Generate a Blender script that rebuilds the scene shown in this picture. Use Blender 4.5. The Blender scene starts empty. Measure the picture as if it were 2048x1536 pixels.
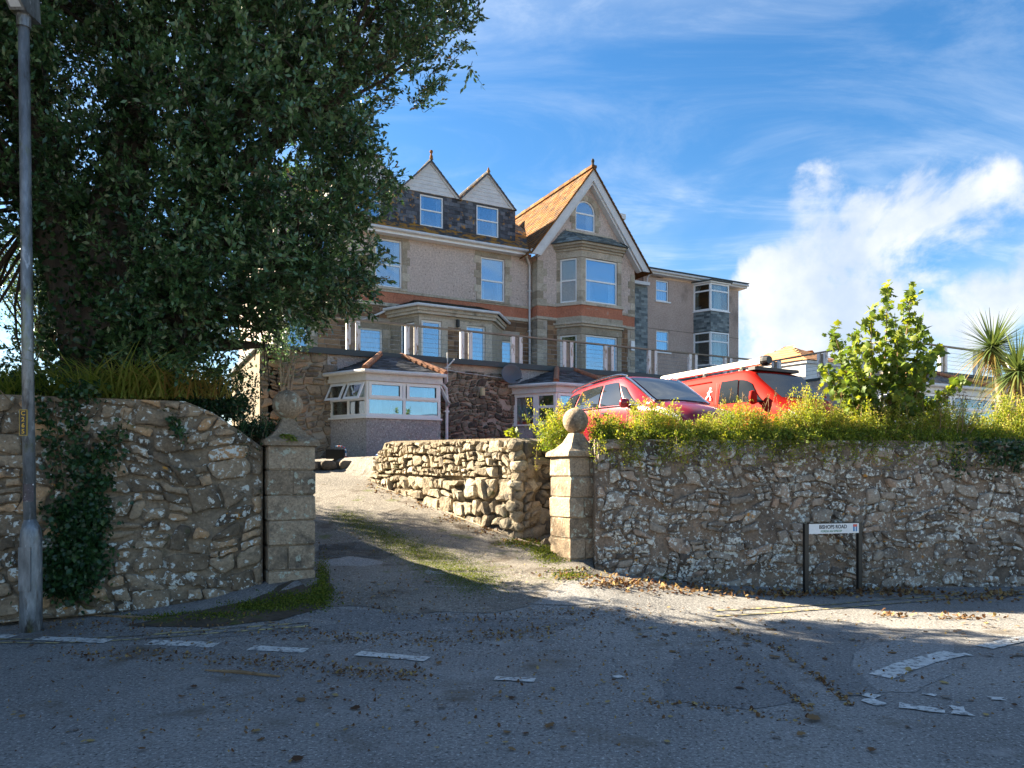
import bpy, math, random
import numpy as np
from mathutils import Vector, Matrix
from mathutils.geometry import tessellate_polygon
random.seed(7); rng = np.random.default_rng(7)
S = bpy.context.scene; COL = S.collection; R = math.radians

# ------------------------------------------------------------------ camera, sky, sun, exposure
EYE, F, CX, HY = 1.6, 1450.0, 1024.0, 950.0
cam = bpy.data.cameras.new('camera'); cam.sensor_width = 36; cam.lens = 36*F/2048
cam.shift_y = (HY-768)/2048; cam.clip_start = .1; cam.clip_end = 2000
co = bpy.data.objects.new('camera', cam); COL.objects.link(co)
co.location = (0, 0, EYE); co.rotation_euler = (R(90), 0, 0); S.camera = co
SUN_AZ_X, SUN_AZ_Y, SUN_EL = -.92, .39, R(30)
sun = bpy.data.lights.new('sun', 'SUN'); sun.energy = 5; sun.angle = R(.5); sun.color = (1, .87, .66)
so = bpy.data.objects.new('sun', sun); COL.objects.link(so)
sd = Vector((SUN_AZ_X*math.cos(SUN_EL), SUN_AZ_Y*math.cos(SUN_EL), math.sin(SUN_EL))).normalized()
so.rotation_euler = sd.to_track_quat('Z', 'Y').to_euler(); so.location = (-30, 12, 25)
S.view_settings.view_transform = 'Standard'; S.view_settings.look = 'None'
S.view_settings.gamma = 1; S.view_settings.use_curve_mapping = False; S.view_settings.exposure = 2.66
S.cycles.max_bounces = 8; S.cycles.transparent_max_bounces = 12

W = bpy.data.worlds.new('World'); S.world = W; W.use_nodes = True
def world():
    nt = W.node_tree; N = nt.nodes; K = nt.links; bg = N['Background']
    sky = N.new('ShaderNodeTexSky'); sky.sky_type = 'NISHITA'; sky.sun_disc = False
    sky.sun_elevation = SUN_EL; sky.sun_rotation = math.atan2(SUN_AZ_X, SUN_AZ_Y)
    sky.air_density = 1.0; sky.dust_density = .4; sky.ozone_density = 2.2
    hs = N.new('ShaderNodeHueSaturation'); hs.inputs['Saturation'].default_value = 1.32; hs.inputs['Value'].default_value = .47
    K.new(sky.outputs[0], hs.inputs['Color'])
    tc = N.new('ShaderNodeTexCoord')
    def mth(op, a, b=None, c=None, clamp=False):
        m = N.new('ShaderNodeMath'); m.operation = op; m.use_clamp = clamp
        for i, v in enumerate((a, b, c)):
            if v is None: continue
            if isinstance(v, (int, float)): m.inputs[i].default_value = v
            else: K.new(v, m.inputs[i])
        return m.outputs[0]
    def sstep(v, a, b):
        m = N.new('ShaderNodeMapRange'); m.interpolation_type = 'SMOOTHSTEP'
        K.new(v, m.inputs[0]); m.inputs[1].default_value = a; m.inputs[2].default_value = b
        return m.outputs[0]
    def noise(vec, scale, det, rough, dist=0):
        n = N.new('ShaderNodeTexNoise'); K.new(vec, n.inputs['Vector'])
        n.inputs['Scale'].default_value = scale; n.inputs['Detail'].default_value = det
        n.inputs['Roughness'].default_value = rough; n.inputs['Distortion'].default_value = dist
        return n.outputs[0]
    d = tc.outputs['Generated']
    sx = N.new('ShaderNodeSeparateXYZ'); K.new(d, sx.inputs[0])
    # cirrus, mapped on a plane high above so streaks converge to the horizon
    zc = mth('MAXIMUM', sx.outputs[2], .04)
    cv = N.new('ShaderNodeCombineXYZ')
    K.new(mth('DIVIDE', sx.outputs[0], mth('ADD', zc, .12)), cv.inputs[0]); K.new(mth('DIVIDE', sx.outputs[1], mth('ADD', zc, .12)), cv.inputs[1])
    mp = N.new('ShaderNodeMapping'); K.new(cv.outputs[0], mp.inputs[0])
    mp.inputs['Rotation'].default_value = (0, 0, R(-62)); mp.inputs['Scale'].default_value = (.75, 1.7, 1); mp.inputs['Location'].default_value = (3.1, 1.7, 0)
    mp2 = N.new('ShaderNodeMapping'); K.new(cv.outputs[0], mp2.inputs[0]); mp2.inputs['Location'].default_value = (7.3, 2.2, 0)
    veil = sstep(noise(mp2.outputs[0], .9, 5, .55, .6), .40, .70)
    streak = sstep(noise(mp.outputs[0], 1.5, 10, .66, 1.6), .40, .78)
    cir = mth('ADD', mth('MULTIPLY', mth('MULTIPLY', streak, mth('ADD', veil, .34)), .62), mth('MULTIPLY', veil, .27), clamp=True)
    # cumulus
    base = noise(d, 6.5, 10, .58, .35)
    fine = noise(d, 15, 8, .6, .2)
    bn = mth('ADD', mth('MULTIPLY', base, .75), mth('MULTIPLY', fine, .25))
    def lobe(px, py, r):
        v = Vector(((px-CX)/F, 1, (HY-py)/F)).normalized()
        dp = N.new('ShaderNodeVectorMath'); dp.operation = 'DOT_PRODUCT'; K.new(d, dp.inputs[0]); dp.inputs[1].default_value = v
        return sstep(dp.outputs['Value'], math.cos(math.radians(r)), 1.0)
    tot = None
    for px, py, r in ((1560, 620, 7), (1700, 560, 8), (1830, 470, 7), (1640, 370, 4.2), (1960, 440, 6), (2020, 590, 5.5), (1760, 690, 8), (1500, 680, 6), (1930, 660, 6), (2150, 500, 8), (1650, 480, 5), (1720, 430, 4)):
        l = lobe(px, py, r); tot = l if tot is None else mth('MAXIMUM', tot, l)
    # low cumulus belt added out of view to lift the ambient light, broken by noise
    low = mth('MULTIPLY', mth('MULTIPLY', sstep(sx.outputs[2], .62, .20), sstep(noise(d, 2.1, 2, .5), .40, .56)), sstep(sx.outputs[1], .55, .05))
    gap = N.new('ShaderNodeVectorMath'); gap.operation = 'DOT_PRODUCT'; K.new(d, gap.inputs[0]); gap.inputs[1].default_value = Vector((.80, -.55, .24)).normalized()  # clear gap shaped into the unseen belt so the windows reflect blue
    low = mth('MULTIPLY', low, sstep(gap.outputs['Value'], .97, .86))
    # cloud bank in view joined with the added belt
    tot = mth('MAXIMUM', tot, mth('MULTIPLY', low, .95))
    cum = sstep(mth('ADD', bn, mth('MULTIPLY', mth('SUBTRACT', tot, 1.0), .40)), .37, .50)
    shade = sstep(noise(d, 9, 6, .55), .3, .75)
    mixc = N.new('ShaderNodeMix'); mixc.data_type = 'RGBA'
    K.new(shade, mixc.inputs[0]); mixc.inputs[6].default_value = (1.35, 1.6, 2.0, 1); mixc.inputs[7].default_value = (2.35, 2.35, 2.4, 1)
    m1 = N.new('ShaderNodeMix'); m1.data_type = 'RGBA'; K.new(cir, m1.inputs[0]); K.new(hs.outputs[0], m1.inputs[6]); m1.inputs[7].default_value = (1.95, 2.2, 2.5, 1)
    m2 = N.new('ShaderNodeMix'); m2.data_type = 'RGBA'; K.new(mth('MULTIPLY', cum, .93), m2.inputs[0]); K.new(m1.outputs[2], m2.inputs[6]); K.new(mixc.outputs[2], m2.inputs[7])
    K.new(m2.outputs[2], bg.inputs[0]); bg.inputs[1].default_value = .080
world()

# ------------------------------------------------------------------ frames and helpers
TH = R(27.6); C_, S_ = math.cos(TH), math.sin(TH); O = (-3.0, 27.0)
def L(px, py, d):                     # a point of the house front (house frame) seen at px,py on the plane y = d
    a = (px-CX)/F; Y = (d-S_*O[0]+C_*O[1])/(C_-S_*a); X = a*Y
    return C_*(X-O[0])+S_*(Y-O[1]), EYE+(HY-py)/F*Y
def Lx(px, d): return L(px, 0, d)[0]
def h2w(x, y): return O[0]+C_*x-S_*y, O[1]+S_*x+C_*y
def ss(a, b, x):
    t = min(1, max(0, (x-a)/(b-a))); return t*t*(3-2*t)
def lerp(a, b, t): return a+(b-a)*t
BASE = {}
def props(o, label=None, cat=None, group=None, kind=None):
    if label: o['label'] = label
    if cat: o['category'] = cat
    if group: o['group'] = group
    if kind: o['kind'] = kind
    return o
def thing(name, label, cat, loc=(0, 0, 0), rz=0, group=None, base=0):
    o = bpy.data.objects.new(name, None); COL.objects.link(o); o.empty_display_size = .2
    o.location = (loc[0], loc[1], loc[2]+base); o.rotation_euler = (0, 0, rz); BASE[o.name] = base
    return props(o, label, cat, group)
def house_thing(name, label, cat, base, group=None): return thing(name, label, cat, (O[0], O[1], 0), TH, group, base)
def link(name, me, m=None, parent=None, smooth=False):
    o = bpy.data.objects.new(name, me); COL.objects.link(o)
    if m is not None and not me.materials: me.materials.append(m)
    if parent is not None:
        o.parent = parent
        if parent.type == 'EMPTY' and BASE.get(parent.name): o.location.z = -BASE[parent.name]
    if smooth: me.shade_smooth()
    return o
class MB:
    def __init__(s): s.v = []; s.f = []
    def add(s, vs, fs):
        n = len(s.v); s.v += [tuple(p) for p in vs]; s.f += [tuple(i+n for i in f) for f in fs]; return s
    def box(s, x0, x1, y0, y1, z0, z1):
        return s.add([(x0,y0,z0),(x1,y0,z0),(x1,y1,z0),(x0,y1,z0),(x0,y0,z1),(x1,y0,z1),(x1,y1,z1),(x0,y1,z1)],
                     [(0,3,2,1),(4,5,6,7),(0,1,5,4),(1,2,6,5),(2,3,7,6),(3,0,4,7)])
    def prism(s, poly, z0, z1):       # poly counter-clockwise in x,y
        n = len(poly); vs = [(p[0],p[1],z0) for p in poly]+[(p[0],p[1],z1) for p in poly]
        return s.add(vs, [tuple(range(n-1,-1,-1)), tuple(range(n,2*n))]+[(i,(i+1)%n,n+(i+1)%n,n+i) for i in range(n)])
    def slab(s, poly, y0, y1):        # poly counter-clockwise in x,z seen from -y
        n = len(poly); vs = [(p[0],y0,p[1]) for p in poly]+[(p[0],y1,p[1]) for p in poly]
        return s.add(vs, [tuple(range(n)), tuple(range(2*n-1,n-1,-1))]+[((i+1)%n,i,n+i,n+(i+1)%n) for i in range(n)])
    def bar(s, a, b, w, h=None, up=(0,0,1)):
        a = Vector(a); b = Vector(b); h = h or w; d = (b-a).normalized(); u = Vector(up)
        if abs(d.dot(u)) > .98: u = Vector((0,1,0))
        x = d.cross(u).normalized(); y = x.cross(d).normalized()
        vs = [p+x*i*w/2+y*j*h/2 for p in (a,b) for i,j in ((-1,-1),(1,-1),(1,1),(-1,1))]
        return s.add(vs, [(0,1,2,3),(7,6,5,4),(0,4,5,1),(1,5,6,2),(2,6,7,3),(3,7,4,0)])
    def tube(s, pts, rs, n=10, cap=True):
        pts = [Vector(p) for p in pts]
        if not hasattr(rs, '__len__'): rs = [rs]*len(pts)
        vs = []; up = Vector((.13,.27,.95)).normalized()
        for i, p in enumerate(pts):
            d = (pts[min(i+1,len(pts)-1)]-pts[max(i-1,0)]).normalized()
            u = up if abs(d.dot(up)) < .93 else Vector((1,0,0))
            x = d.cross(u).normalized(); y = d.cross(x).normalized()
            vs += [p+x*rs[i]*math.cos(2*math.pi*k/n)+y*rs[i]*math.sin(2*math.pi*k/n) for k in range(n)]
        fs = [(i*n+k, i*n+(k+1)%n, (i+1)*n+(k+1)%n, (i+1)*n+k) for i in range(len(pts)-1) for k in range(n)]
        if cap: fs += [tuple(range(n-1,-1,-1)), tuple(range((len(pts)-1)*n, len(pts)*n))]
        return s.add(vs, fs)
    def lathe(s, prof, n=20, c=(0,0,0)):
        vs = [(c[0]+r*math.cos(2*math.pi*k/n), c[1]+r*math.sin(2*math.pi*k/n), c[2]+z) for r,z in prof for k in range(n)]
        m = len(prof)
        fs = [(i*n+k, i*n+(k+1)%n, (i+1)*n+(k+1)%n, (i+1)*n+k) for i in range(m-1) for k in range(n)]
        return s.add(vs, fs+[tuple(range(n-1,-1,-1)), tuple(range((m-1)*n, m*n))])
    def mesh(s, name):
        me = bpy.data.meshes.new(name); me.from_pydata(s.v, [], s.f); me.update(); return me
    def build(s, name, m, parent=None, smooth=False): return link(name, s.mesh(name), m, parent, smooth)
def wallpoly(mb, outer, holes, d, depth=.14):   # outer/holes in x,z; front at y = d, reveals go back by depth
    loops = [[Vector((p[0], p[1], 0)) for p in outer]]+[[Vector((p[0], p[1], 0)) for p in h] for h in holes]
    flat = [p for l in loops for p in l]; tris = tessellate_polygon(loops)
    vs = [(p.x, d, p.y) for p in flat]; fs = []
    for t in tris:
        a, b, c = (flat[i] for i in t)
        fs.append(t if (b-a).cross(c-a).z > 0 else t[::-1])
    mb.add(vs, fs)
    for k, l in enumerate(loops):
        n = len(l); mb.add([(p.x,d,p.y) for p in l]+[(p.x,d+depth,p.y) for p in l], [((i+1)%n,i,n+i,n+(i+1)%n) for i in range(n)])
def rect(x0, x1, z0, z1): return [(x0,z0),(x1,z0),(x1,z1),(x0,z1)]
def np_mesh(name, V, Fq, m, parent=None, attr=None):   # numpy verts and quads/tris -> object
    me = bpy.data.meshes.new(name); k = Fq.shape[1]; nf = len(Fq)
    me.vertices.add(len(V)); me.vertices.foreach_set('co', np.ascontiguousarray(V, dtype=np.float32).ravel())
    me.loops.add(nf*k); me.loops.foreach_set('vertex_index', np.ascontiguousarray(Fq, dtype=np.int32).ravel())
    me.polygons.add(nf); me.polygons.foreach_set('loop_start', np.arange(0, nf*k, k, dtype=np.int32))
    me.update(calc_edges=True)
    if attr is not None:
        a = me.attributes.new('tone', 'FLOAT', 'POINT'); a.data.foreach_set('value', np.ascontiguousarray(attr, dtype=np.float32))
    return link(name, me, m, parent)
def text(name, body, size, m, parent, loc, rot, extr=.002, align='CENTER', sx=1, bold=0):
    cu = bpy.data.curves.new(name, 'FONT'); cu.body = body; cu.size = size; cu.extrude = extr; cu.align_x = align; cu.align_y = 'CENTER'; cu.offset = bold; cu.resolution_u = 4
    t = bpy.data.objects.new(name, cu); COL.objects.link(t)
    me = bpy.data.meshes.new_from_object(t.evaluated_get(bpy.context.evaluated_depsgraph_get()))
    COL.objects.unlink(t); bpy.data.objects.remove(t)
    o = link(name, me, m); me.materials.clear(); me.materials.append(m); o.parent = parent; o.location = loc; o.rotation_euler = rot; o.scale = (sx,1,1); return o

# ------------------------------------------------------------------ materials
def nm(name, cols, scale=3, rough=.85, bump=.3, bscale=40, rand=None, spots=(), grain=.25, spec=.3, stretch=(1,1,1), dist=0, disp=.02, band=None, detail=5):
    m = bpy.data.materials.new(name); m.use_nodes = True; nt = m.node_tree; N = nt.nodes; K = nt.links; b = N['Principled BSDF']
    b.inputs['Roughness'].default_value = rough; b.inputs['Specular IOR Level'].default_value = spec
    tc = N.new('ShaderNodeTexCoord'); mp = N.new('ShaderNodeMapping'); K.new(tc.outputs['Object'], mp.inputs[0]); mp.inputs['Scale'].default_value = stretch
    vec = mp.outputs[0]
    if rand == 'obj':                 # shift the pattern per object
        oi = N.new('ShaderNodeObjectInfo'); va = N.new('ShaderNodeVectorMath'); va.operation = 'ADD'
        sc = N.new('ShaderNodeVectorMath'); sc.operation = 'SCALE'; sc.inputs[0].default_value = (17, 31, 23); K.new(oi.outputs['Random'], sc.inputs['Scale'])
        K.new(vec, va.inputs[0]); K.new(sc.outputs[0], va.inputs[1]); vec = va.outputs[0]
    def noise(s, det=5, ro=.55, di=0):
        n = N.new('ShaderNodeTexNoise'); K.new(vec, n.inputs['Vector']); n.inputs['Scale'].default_value = s; n.inputs['Detail'].default_value = det
        n.inputs['Roughness'].default_value = ro; n.inputs['Distortion'].default_value = di; return n.outputs[0]
    f = noise(scale, detail, .6, dist)
    cr = N.new('ShaderNodeValToRGB'); e = cr.color_ramp.elements
    while len(e) < len(cols): e.new(.5)
    for i, c in enumerate(cols):
        e[i].position = .5 if len(cols) == 1 else lerp(.3, .7, i/(len(cols)-1)); e[i].color = (*c, 1)
    if rand:
        if rand == 'obj': rv = oi.outputs['Random']
        else: g = N.new('ShaderNodeNewGeometry'); rv = g.outputs['Random Per Island']
        mx = N.new('ShaderNodeMix'); mx.inputs[0].default_value = .62; K.new(f, mx.inputs[2])
        mr = N.new('ShaderNodeMapRange'); K.new(rv, mr.inputs[0]); mr.inputs[3].default_value = .2; mr.inputs[4].default_value = .8
        K.new(mr.outputs[0], mx.inputs[3]); f = mx.outputs[0]
    K.new(f, cr.inputs[0]); col = cr.outputs[0]
    if grain:
        g = noise(bscale, 4, .7); mr = N.new('ShaderNodeMapRange'); K.new(g, mr.inputs[0]); mr.inputs[1].default_value = .3; mr.inputs[2].default_value = .7
        mr.inputs[3].default_value = 1-grain; mr.inputs[4].default_value = 1+grain
        mu = N.new('ShaderNodeVectorMath'); mu.operation = 'SCALE'; K.new(col, mu.inputs[0]); K.new(mr.outputs[0], mu.inputs['Scale']); col = mu.outputs[0]
    for (c, s, th, sh, *msk) in spots:
        n = noise(s, 6, .62, .3)
        if msk:                       # only inside patches of a larger noise
            n2 = noise(msk[0], 3, .5); ad = N.new('ShaderNodeMath'); ad.operation = 'MULTIPLY_ADD'; K.new(n2, ad.inputs[0]); ad.inputs[1].default_value = msk[1]; 
            sb = N.new('ShaderNodeMath'); sb.operation = 'SUBTRACT'; K.new(n, sb.inputs[0]); sb.inputs[1].default_value = msk[1]*.5; K.new(sb.outputs[0], ad.inputs[2]); n = ad.outputs[0]
        mr = N.new('ShaderNodeMapRange'); K.new(n, mr.inputs[0]); mr.inputs[1].default_value = th; mr.inputs[2].default_value = th+sh
        mx = N.new('ShaderNodeMix'); mx.data_type = 'RGBA'; K.new(mr.outputs[0], mx.inputs[0]); K.new(col, mx.inputs[6]); mx.inputs[7].default_value = (*c, 1); col = mx.outputs[2]
    K.new(col, b.inputs['Base Color'])
    if bump:
        bn = N.new('ShaderNodeBump'); bn.inputs['Strength'].default_value = bump; bn.inputs['Distance'].default_value = disp
        K.new(noise(bscale*.6, 6, .65), bn.inputs['Height']); K.new(bn.outputs[0], b.inputs['Normal'])
    return m
def plain(name, c, rough=.5, metal=0, spec=.5, coat=0):
    m = nm(name, [tuple(v*.9 for v in c), c], 6, rough, .05, 60, grain=.05, spec=spec); b = m.node_tree.nodes['Principled BSDF']
    b.inputs['Metallic'].default_value = metal; b.inputs['Coat Weight'].default_value = coat; b.inputs['Coat Roughness'].default_value = .03; return m
def glass_mat(name, k, tint, gc=(.95, .97, 1, 1)):
    m = bpy.data.materials.new(name); m.use_nodes = True; nt = m.node_tree; N = nt.nodes; K = nt.links; N.remove(N['Principled BSDF'])
    t = N.new('ShaderNodeBsdfTransparent'); t.inputs[0].default_value = (*tint, 1); g = N.new('ShaderNodeBsdfGlossy'); g.inputs['Roughness'].default_value = .015
    g.inputs[0].default_value = gc
    fr = N.new('ShaderNodeLayerWeight'); fr.inputs[0].default_value = .25
    ad = N.new('ShaderNodeMath'); ad.operation = 'MULTIPLY_ADD'; K.new(fr.outputs['Fresnel'], ad.inputs[0]); ad.inputs[1].default_value = .8; ad.inputs[2].default_value = k; ad.use_clamp = True
    n = N.new('ShaderNodeTexNoise'); n.inputs['Scale'].default_value = 1.3; bp = N.new('ShaderNodeBump'); bp.inputs['Strength'].default_value = .004; K.new(n.outputs[0], bp.inputs['Height']); K.new(bp.outputs[0], g.inputs['Normal'])
    mx = N.new('ShaderNodeMixShader'); K.new(ad.outputs[0], mx.inputs[0]); K.new(t.outputs[0], mx.inputs[1]); K.new(g.outputs[0], mx.inputs[2]); K.new(mx.outputs[0], N['Material Output'].inputs[0]); return m
def leaf_mat(name, cols, trans=.35, rough=.45, spec=.4, tcol=None):
    m = bpy.data.materials.new(name); m.use_nodes = True; nt = m.node_tree; N = nt.nodes; K = nt.links; b = N['Principled BSDF']
    b.inputs['Roughness'].default_value = rough; b.inputs['Specular IOR Level'].default_value = spec
    at = N.new('ShaderNodeAttribute'); at.attribute_name = 'tone'
    cr = N.new('ShaderNodeValToRGB'); e = cr.color_ramp.elements
    while len(e) < len(cols): e.new(.5)
    for i, c in enumerate(cols): e[i].position = i/(len(cols)-1); e[i].color = (*c, 1)
    K.new(at.outputs['Fac'], cr.inputs[0]); K.new(cr.outputs[0], b.inputs['Base Color'])
    tr = N.new('ShaderNodeBsdfTranslucent'); hv = N.new('ShaderNodeHueSaturation'); hv.inputs['Saturation'].default_value = 1.15; hv.inputs['Value'].default_value = 1.5; hv.inputs['Hue'].default_value = .485
    K.new(cr.outputs[0], hv.inputs['Color']); K.new(hv.outputs[0], tr.inputs[0])
    mx = N.new('ShaderNodeMixShader'); mx.inputs[0].default_value = trans; K.new(b.outputs[0], mx.inputs[1]); K.new(tr.outputs[0], mx.inputs[2]); K.new(mx.outputs[0], N['Material Output'].inputs[0]); return m

WL = (.62, .63, .58); OL = (.45, .21, .04); MO = (.06, .075, .015)
M = {}
M['asphalt'] = nm('asphalt', [(.155,.15,.145),(.20,.193,.185),(.245,.235,.222)], .8, .82, .8, 45, grain=.5, spots=[((.42,.41,.39), 44, .575, .06), ((.06,.056,.052), 36, .57, .07), ((.11,.092,.072), 1.3, .55, .16), ((.27,.26,.245), 2.3, .60, .12)], disp=.016, detail=8)
M['asphalt_pale'] = nm('asphalt_pale', [(.20,.196,.192),(.245,.238,.23)], 1.2, .82, .8, 45, grain=.5, spots=[((.44,.43,.41), 44, .575, .06), ((.08,.076,.07), 36, .575, .07)], disp=.016)
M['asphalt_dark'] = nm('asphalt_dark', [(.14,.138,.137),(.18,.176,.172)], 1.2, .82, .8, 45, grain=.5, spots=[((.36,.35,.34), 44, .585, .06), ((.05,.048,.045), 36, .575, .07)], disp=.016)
M['road_paint'] = nm('road_paint', [(.42,.42,.40),(.62,.62,.60)], 9, .7, .3, 80, grain=.2, spots=[((.19,.188,.185), 20, .53, .05), ((.10,.095,.09), 5, .62, .1)])
M['road_yellow'] = nm('road_yellow', [(.40,.33,.14),(.45,.38,.2)], 9, .75, .3, 80, grain=.2, spots=[((.10,.10,.10), 11, .44, .12)])
M['tarmac_worn'] = nm('tarmac_worn', [(.12,.108,.095),(.17,.153,.132),(.215,.195,.17)], .9, .9, .9, 42, grain=.5, spots=[((.34,.31,.265), 36, .575, .06), ((.06,.054,.047), 32, .575, .07), ((.075,.058,.042), 1.8, .55, .14), ((.09,.10,.03), 1.9, .61, .1)], disp=.02, detail=8)
def stonemat(name, cols, white, orange, moss=.72, ws=16, bump=.6):
    return nm(name, cols, 5, .92, bump, 32, rand='obj', grain=.32, spots=[((.055,.046,.04), 3.5, .54, .16), (MO, 3.2, moss, .12), (OL, 9, orange, .03, 1.1, .35), (WL, ws, white, .04, 1.1, .42), (WL, ws*.42, white+.075, .03)], disp=.03)
M['stone_left'] = stonemat('stone_left', [(0.112,0.0833,0.0558),(0.224,0.167,0.111),(0.336,0.255,0.172),(0.47,0.284,0.148)], .575, .68, .62)
M['stone_right'] = stonemat('stone_right', [(.12,.097,.08),(.225,.187,.15),(.33,.28,.225),(.37,.25,.175)], .56, .645, .67, 20)
M['stone_drive'] = stonemat('stone_drive', [(.20,.165,.12),(.31,.25,.175),(.37,.31,.22),(.42,.36,.27)], .70, .72, .60, 14, .9)
M['stone_house'] = stonemat('stone_house', [(.16,.13,.105),(.27,.21,.155),(.36,.275,.195),(.36,.23,.145)], .80, .9, .74)
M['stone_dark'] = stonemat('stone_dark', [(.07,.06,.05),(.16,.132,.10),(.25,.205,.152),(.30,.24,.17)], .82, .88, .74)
M['brownstone'] = nm('brownstone', [(.12,.07,.042),(.23,.135,.078),(.34,.21,.12)], 5, .9, .3, 30, rand='obj', grain=.25)
M['mortar'] = nm('mortar', [(0.187,0.142,0.0966),(0.297,0.23,0.16)], 4, .95, .8, 26, grain=.35, spots=[((.07,.062,.05), 1.5, .53, .2), (MO, 2.2, .60, .15), (OL, 8, .68, .03, 1.1, .35), (WL, 12, .60, .04, 1.2, .4)], disp=.03)
M['mortar_right'] = nm('mortar_right', [(0.176,0.132,0.0966),(0.286,0.216,0.16)], 4, .95, .9, 26, grain=.35, spots=[((.065,.055,.048), 1.4, .52, .18), (OL, 9, .645, .04, 1.1, .3), (WL, 20, .565, .04, 1.2, .4), (WL, 7, .66, .03), (MO, 1.7, .64, .1)], disp=.035)
M['mortar_warm'] = nm('mortar_warm', [(.16,.13,.09),(.25,.205,.145)], 4, .95, .9, 26, grain=.3, spots=[(MO, 2.6, .64, .12)], disp=.04)
M['mortar_house'] = nm('mortar_house', [(0.362,0.312,0.261),(0.493,0.428,0.355)], 4, .95, .6, 26, grain=.25, spots=[((.07,.06,.05), 1.2, .56, .2)], disp=.02)
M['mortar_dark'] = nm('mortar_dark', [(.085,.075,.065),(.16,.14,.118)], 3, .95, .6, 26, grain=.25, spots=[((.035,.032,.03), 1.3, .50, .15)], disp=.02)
M['granite'] = nm('granite', [(.29,.24,.175),(.41,.35,.27),(.55,.48,.385)], 3, .9, .5, 22, rand='obj', grain=.28, spots=[((.17,.145,.115), 2.2, .57, .18), ((.58,.53,.45), 12, .63, .06), ((.30,.26,.11), 5, .67, .06)])
M['granite_gate'] = nm('granite_gate', [(0.22,0.162,0.109),(0.319,0.24,0.164),(0.396,0.304,0.21)], 3.5, .93, .9, 36, rand='obj', grain=.42, spots=[((.07,.06,.05), 2.6, .53, .16), ((.42,.43,.34), 13, .585, .05, 1.4, .4), (OL, 11, .74, .03)], disp=.02)
M['pebbledash'] = nm('pebbledash', [(.50,.405,.35),(.585,.48,.425)], 1.1, .95, 1, 16, grain=.3, spots=[((.70,.60,.54), 13, .585, .06), ((.25,.195,.17), 14, .60, .06), ((.37,.295,.25), .6, .57, .2)], disp=.04)
M['pebble_grey'] = nm('pebble_grey', [(.37,.34,.335),(.45,.415,.405)], 1.1, .95, 1, 24, grain=.3, spots=[((.66,.63,.61), 24, .595, .05), ((.13,.115,.11), 25, .59, .06)], disp=.03)
M['render_annex'] = nm('render_annex', [(0.396,0.3,0.252),(0.48,0.372,0.318)], 1.0, .95, .8, 16, grain=.25, spots=[((.50,.41,.36), 13, .61, .06), ((.21,.165,.14), .8, .57, .2)])
M['render_red'] = nm('render_red', [(.40,.145,.085),(.49,.20,.12)], 2, .95, .9, 18, grain=.3, spots=[((.42,.29,.22), 4, .62, .08)])
M['slate'] = nm('slate', [(.03,.034,.04),(.075,.082,.095),(.14,.15,.165)], 3, .55, .25, 25, rand='isl', grain=.2, spec=.4, spots=[((.25,.2,.1), 6, .62, .1)])
M['slate_lichen'] = nm('slate_lichen', [(.05,.052,.058),(.09,.092,.098)], 3, .75, .4, 25, rand='isl', grain=.2, spots=[((.42,.20,.03), 3.4, .47, .08, .7, .35), (MO, 3, .64, .1)])
M['slate_cheek'] = nm('slate_cheek', [(.028,.031,.038),(.08,.087,.105),(.15,.16,.185)], 3, .6, .35, 25, rand='isl', grain=.2, spots=[((.42,.21,.035), 4, .57, .08, .6, .3)])
M['slate_orange'] = nm('slate_orange', [(.07,.04,.02),(.18,.07,.014),(.25,.098,.016),(.17,.115,.055)], 3, .9, .5, 22, rand='isl', grain=.45, spots=[((.05,.042,.034), 3, .54, .12), ((.20,.18,.13), 10, .66, .08)])
M['slate_green'] = nm('slate_green', [(.06,.078,.085),(.15,.18,.19),(.27,.31,.31)], 3, .6, .3, 25, rand='isl', grain=.2, spots=[((.3,.33,.3), 7, .64, .1)])
M['slate_mossy'] = nm('slate_mossy', [(.04,.035,.03),(.07,.06,.05)], 3, .9, .5, 25, rand='isl', grain=.3, spots=[((.10,.065,.03), 4, .55, .12), (MO, 4, .62, .1)])
M['tile_red'] = nm('tile_red', [(.24,.10,.06),(.33,.16,.09)], 4, .85, .5, 20, rand='isl', grain=.3, spots=[((.3,.26,.18), 9, .64, .1)])
M['tile_orange'] = nm('tile_orange', [(.42,.20,.09),(.50,.26,.12)], 4, .85, .4, 20, rand='isl', grain=.2)
M['white'] = plain('white_plastic', (.86,.86,.86), .35)
M['white_old'] = nm('white_paint_old', [(.58,.58,.585),(.68,.68,.68)], 4, .5, .1, 30, grain=.1, spots=[((.33,.31,.27), 9, .68, .08)])
M['white_peel'] = nm('white_paint_peeling', [(.68,.67,.65),(.78,.77,.75)], 4, .6, .3, 30, grain=.12, rand='obj', stretch=(1,1,.25), spots=[((.30,.20,.11), 14, .56, .06), ((.45,.25,.1), 20, .66, .04)])
M['timber'] = nm('timber_grey', [(.20,.17,.13),(.32,.28,.22)], 6, .85, .3, 40, grain=.25, stretch=(.2,1,1))
M['dark_board'] = plain('dark_board', (.05,.065,.07), .6)
M['black'] = plain('black_metal', (.012,.012,.013), .4)
M['galv'] = nm('galvanised', [(.11,.12,.13),(.20,.215,.23),(.30,.32,.34)], 6, .45, .2, 26, grain=.3, spec=.6, stretch=(1,1,.3), spots=[((.17,.18,.035), 4, .56, .1), ((.07,.06,.055), 8, .55, .1), ((.42,.44,.46), 14, .61, .06)])
M['galv'].node_tree.nodes['Principled BSDF'].inputs['Metallic'].default_value = .35
M['yellow'] = plain('yellow_figure', (.75,.42,.03), .5)
M['sticker'] = nm('sticker', [(.03,.03,.035),(.10,.08,.10)], 12, .3, 0, 40, spots=[((.7,.7,.72), 16, .58, .04), ((.35,.12,.25), 20, .66, .03)])
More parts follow.
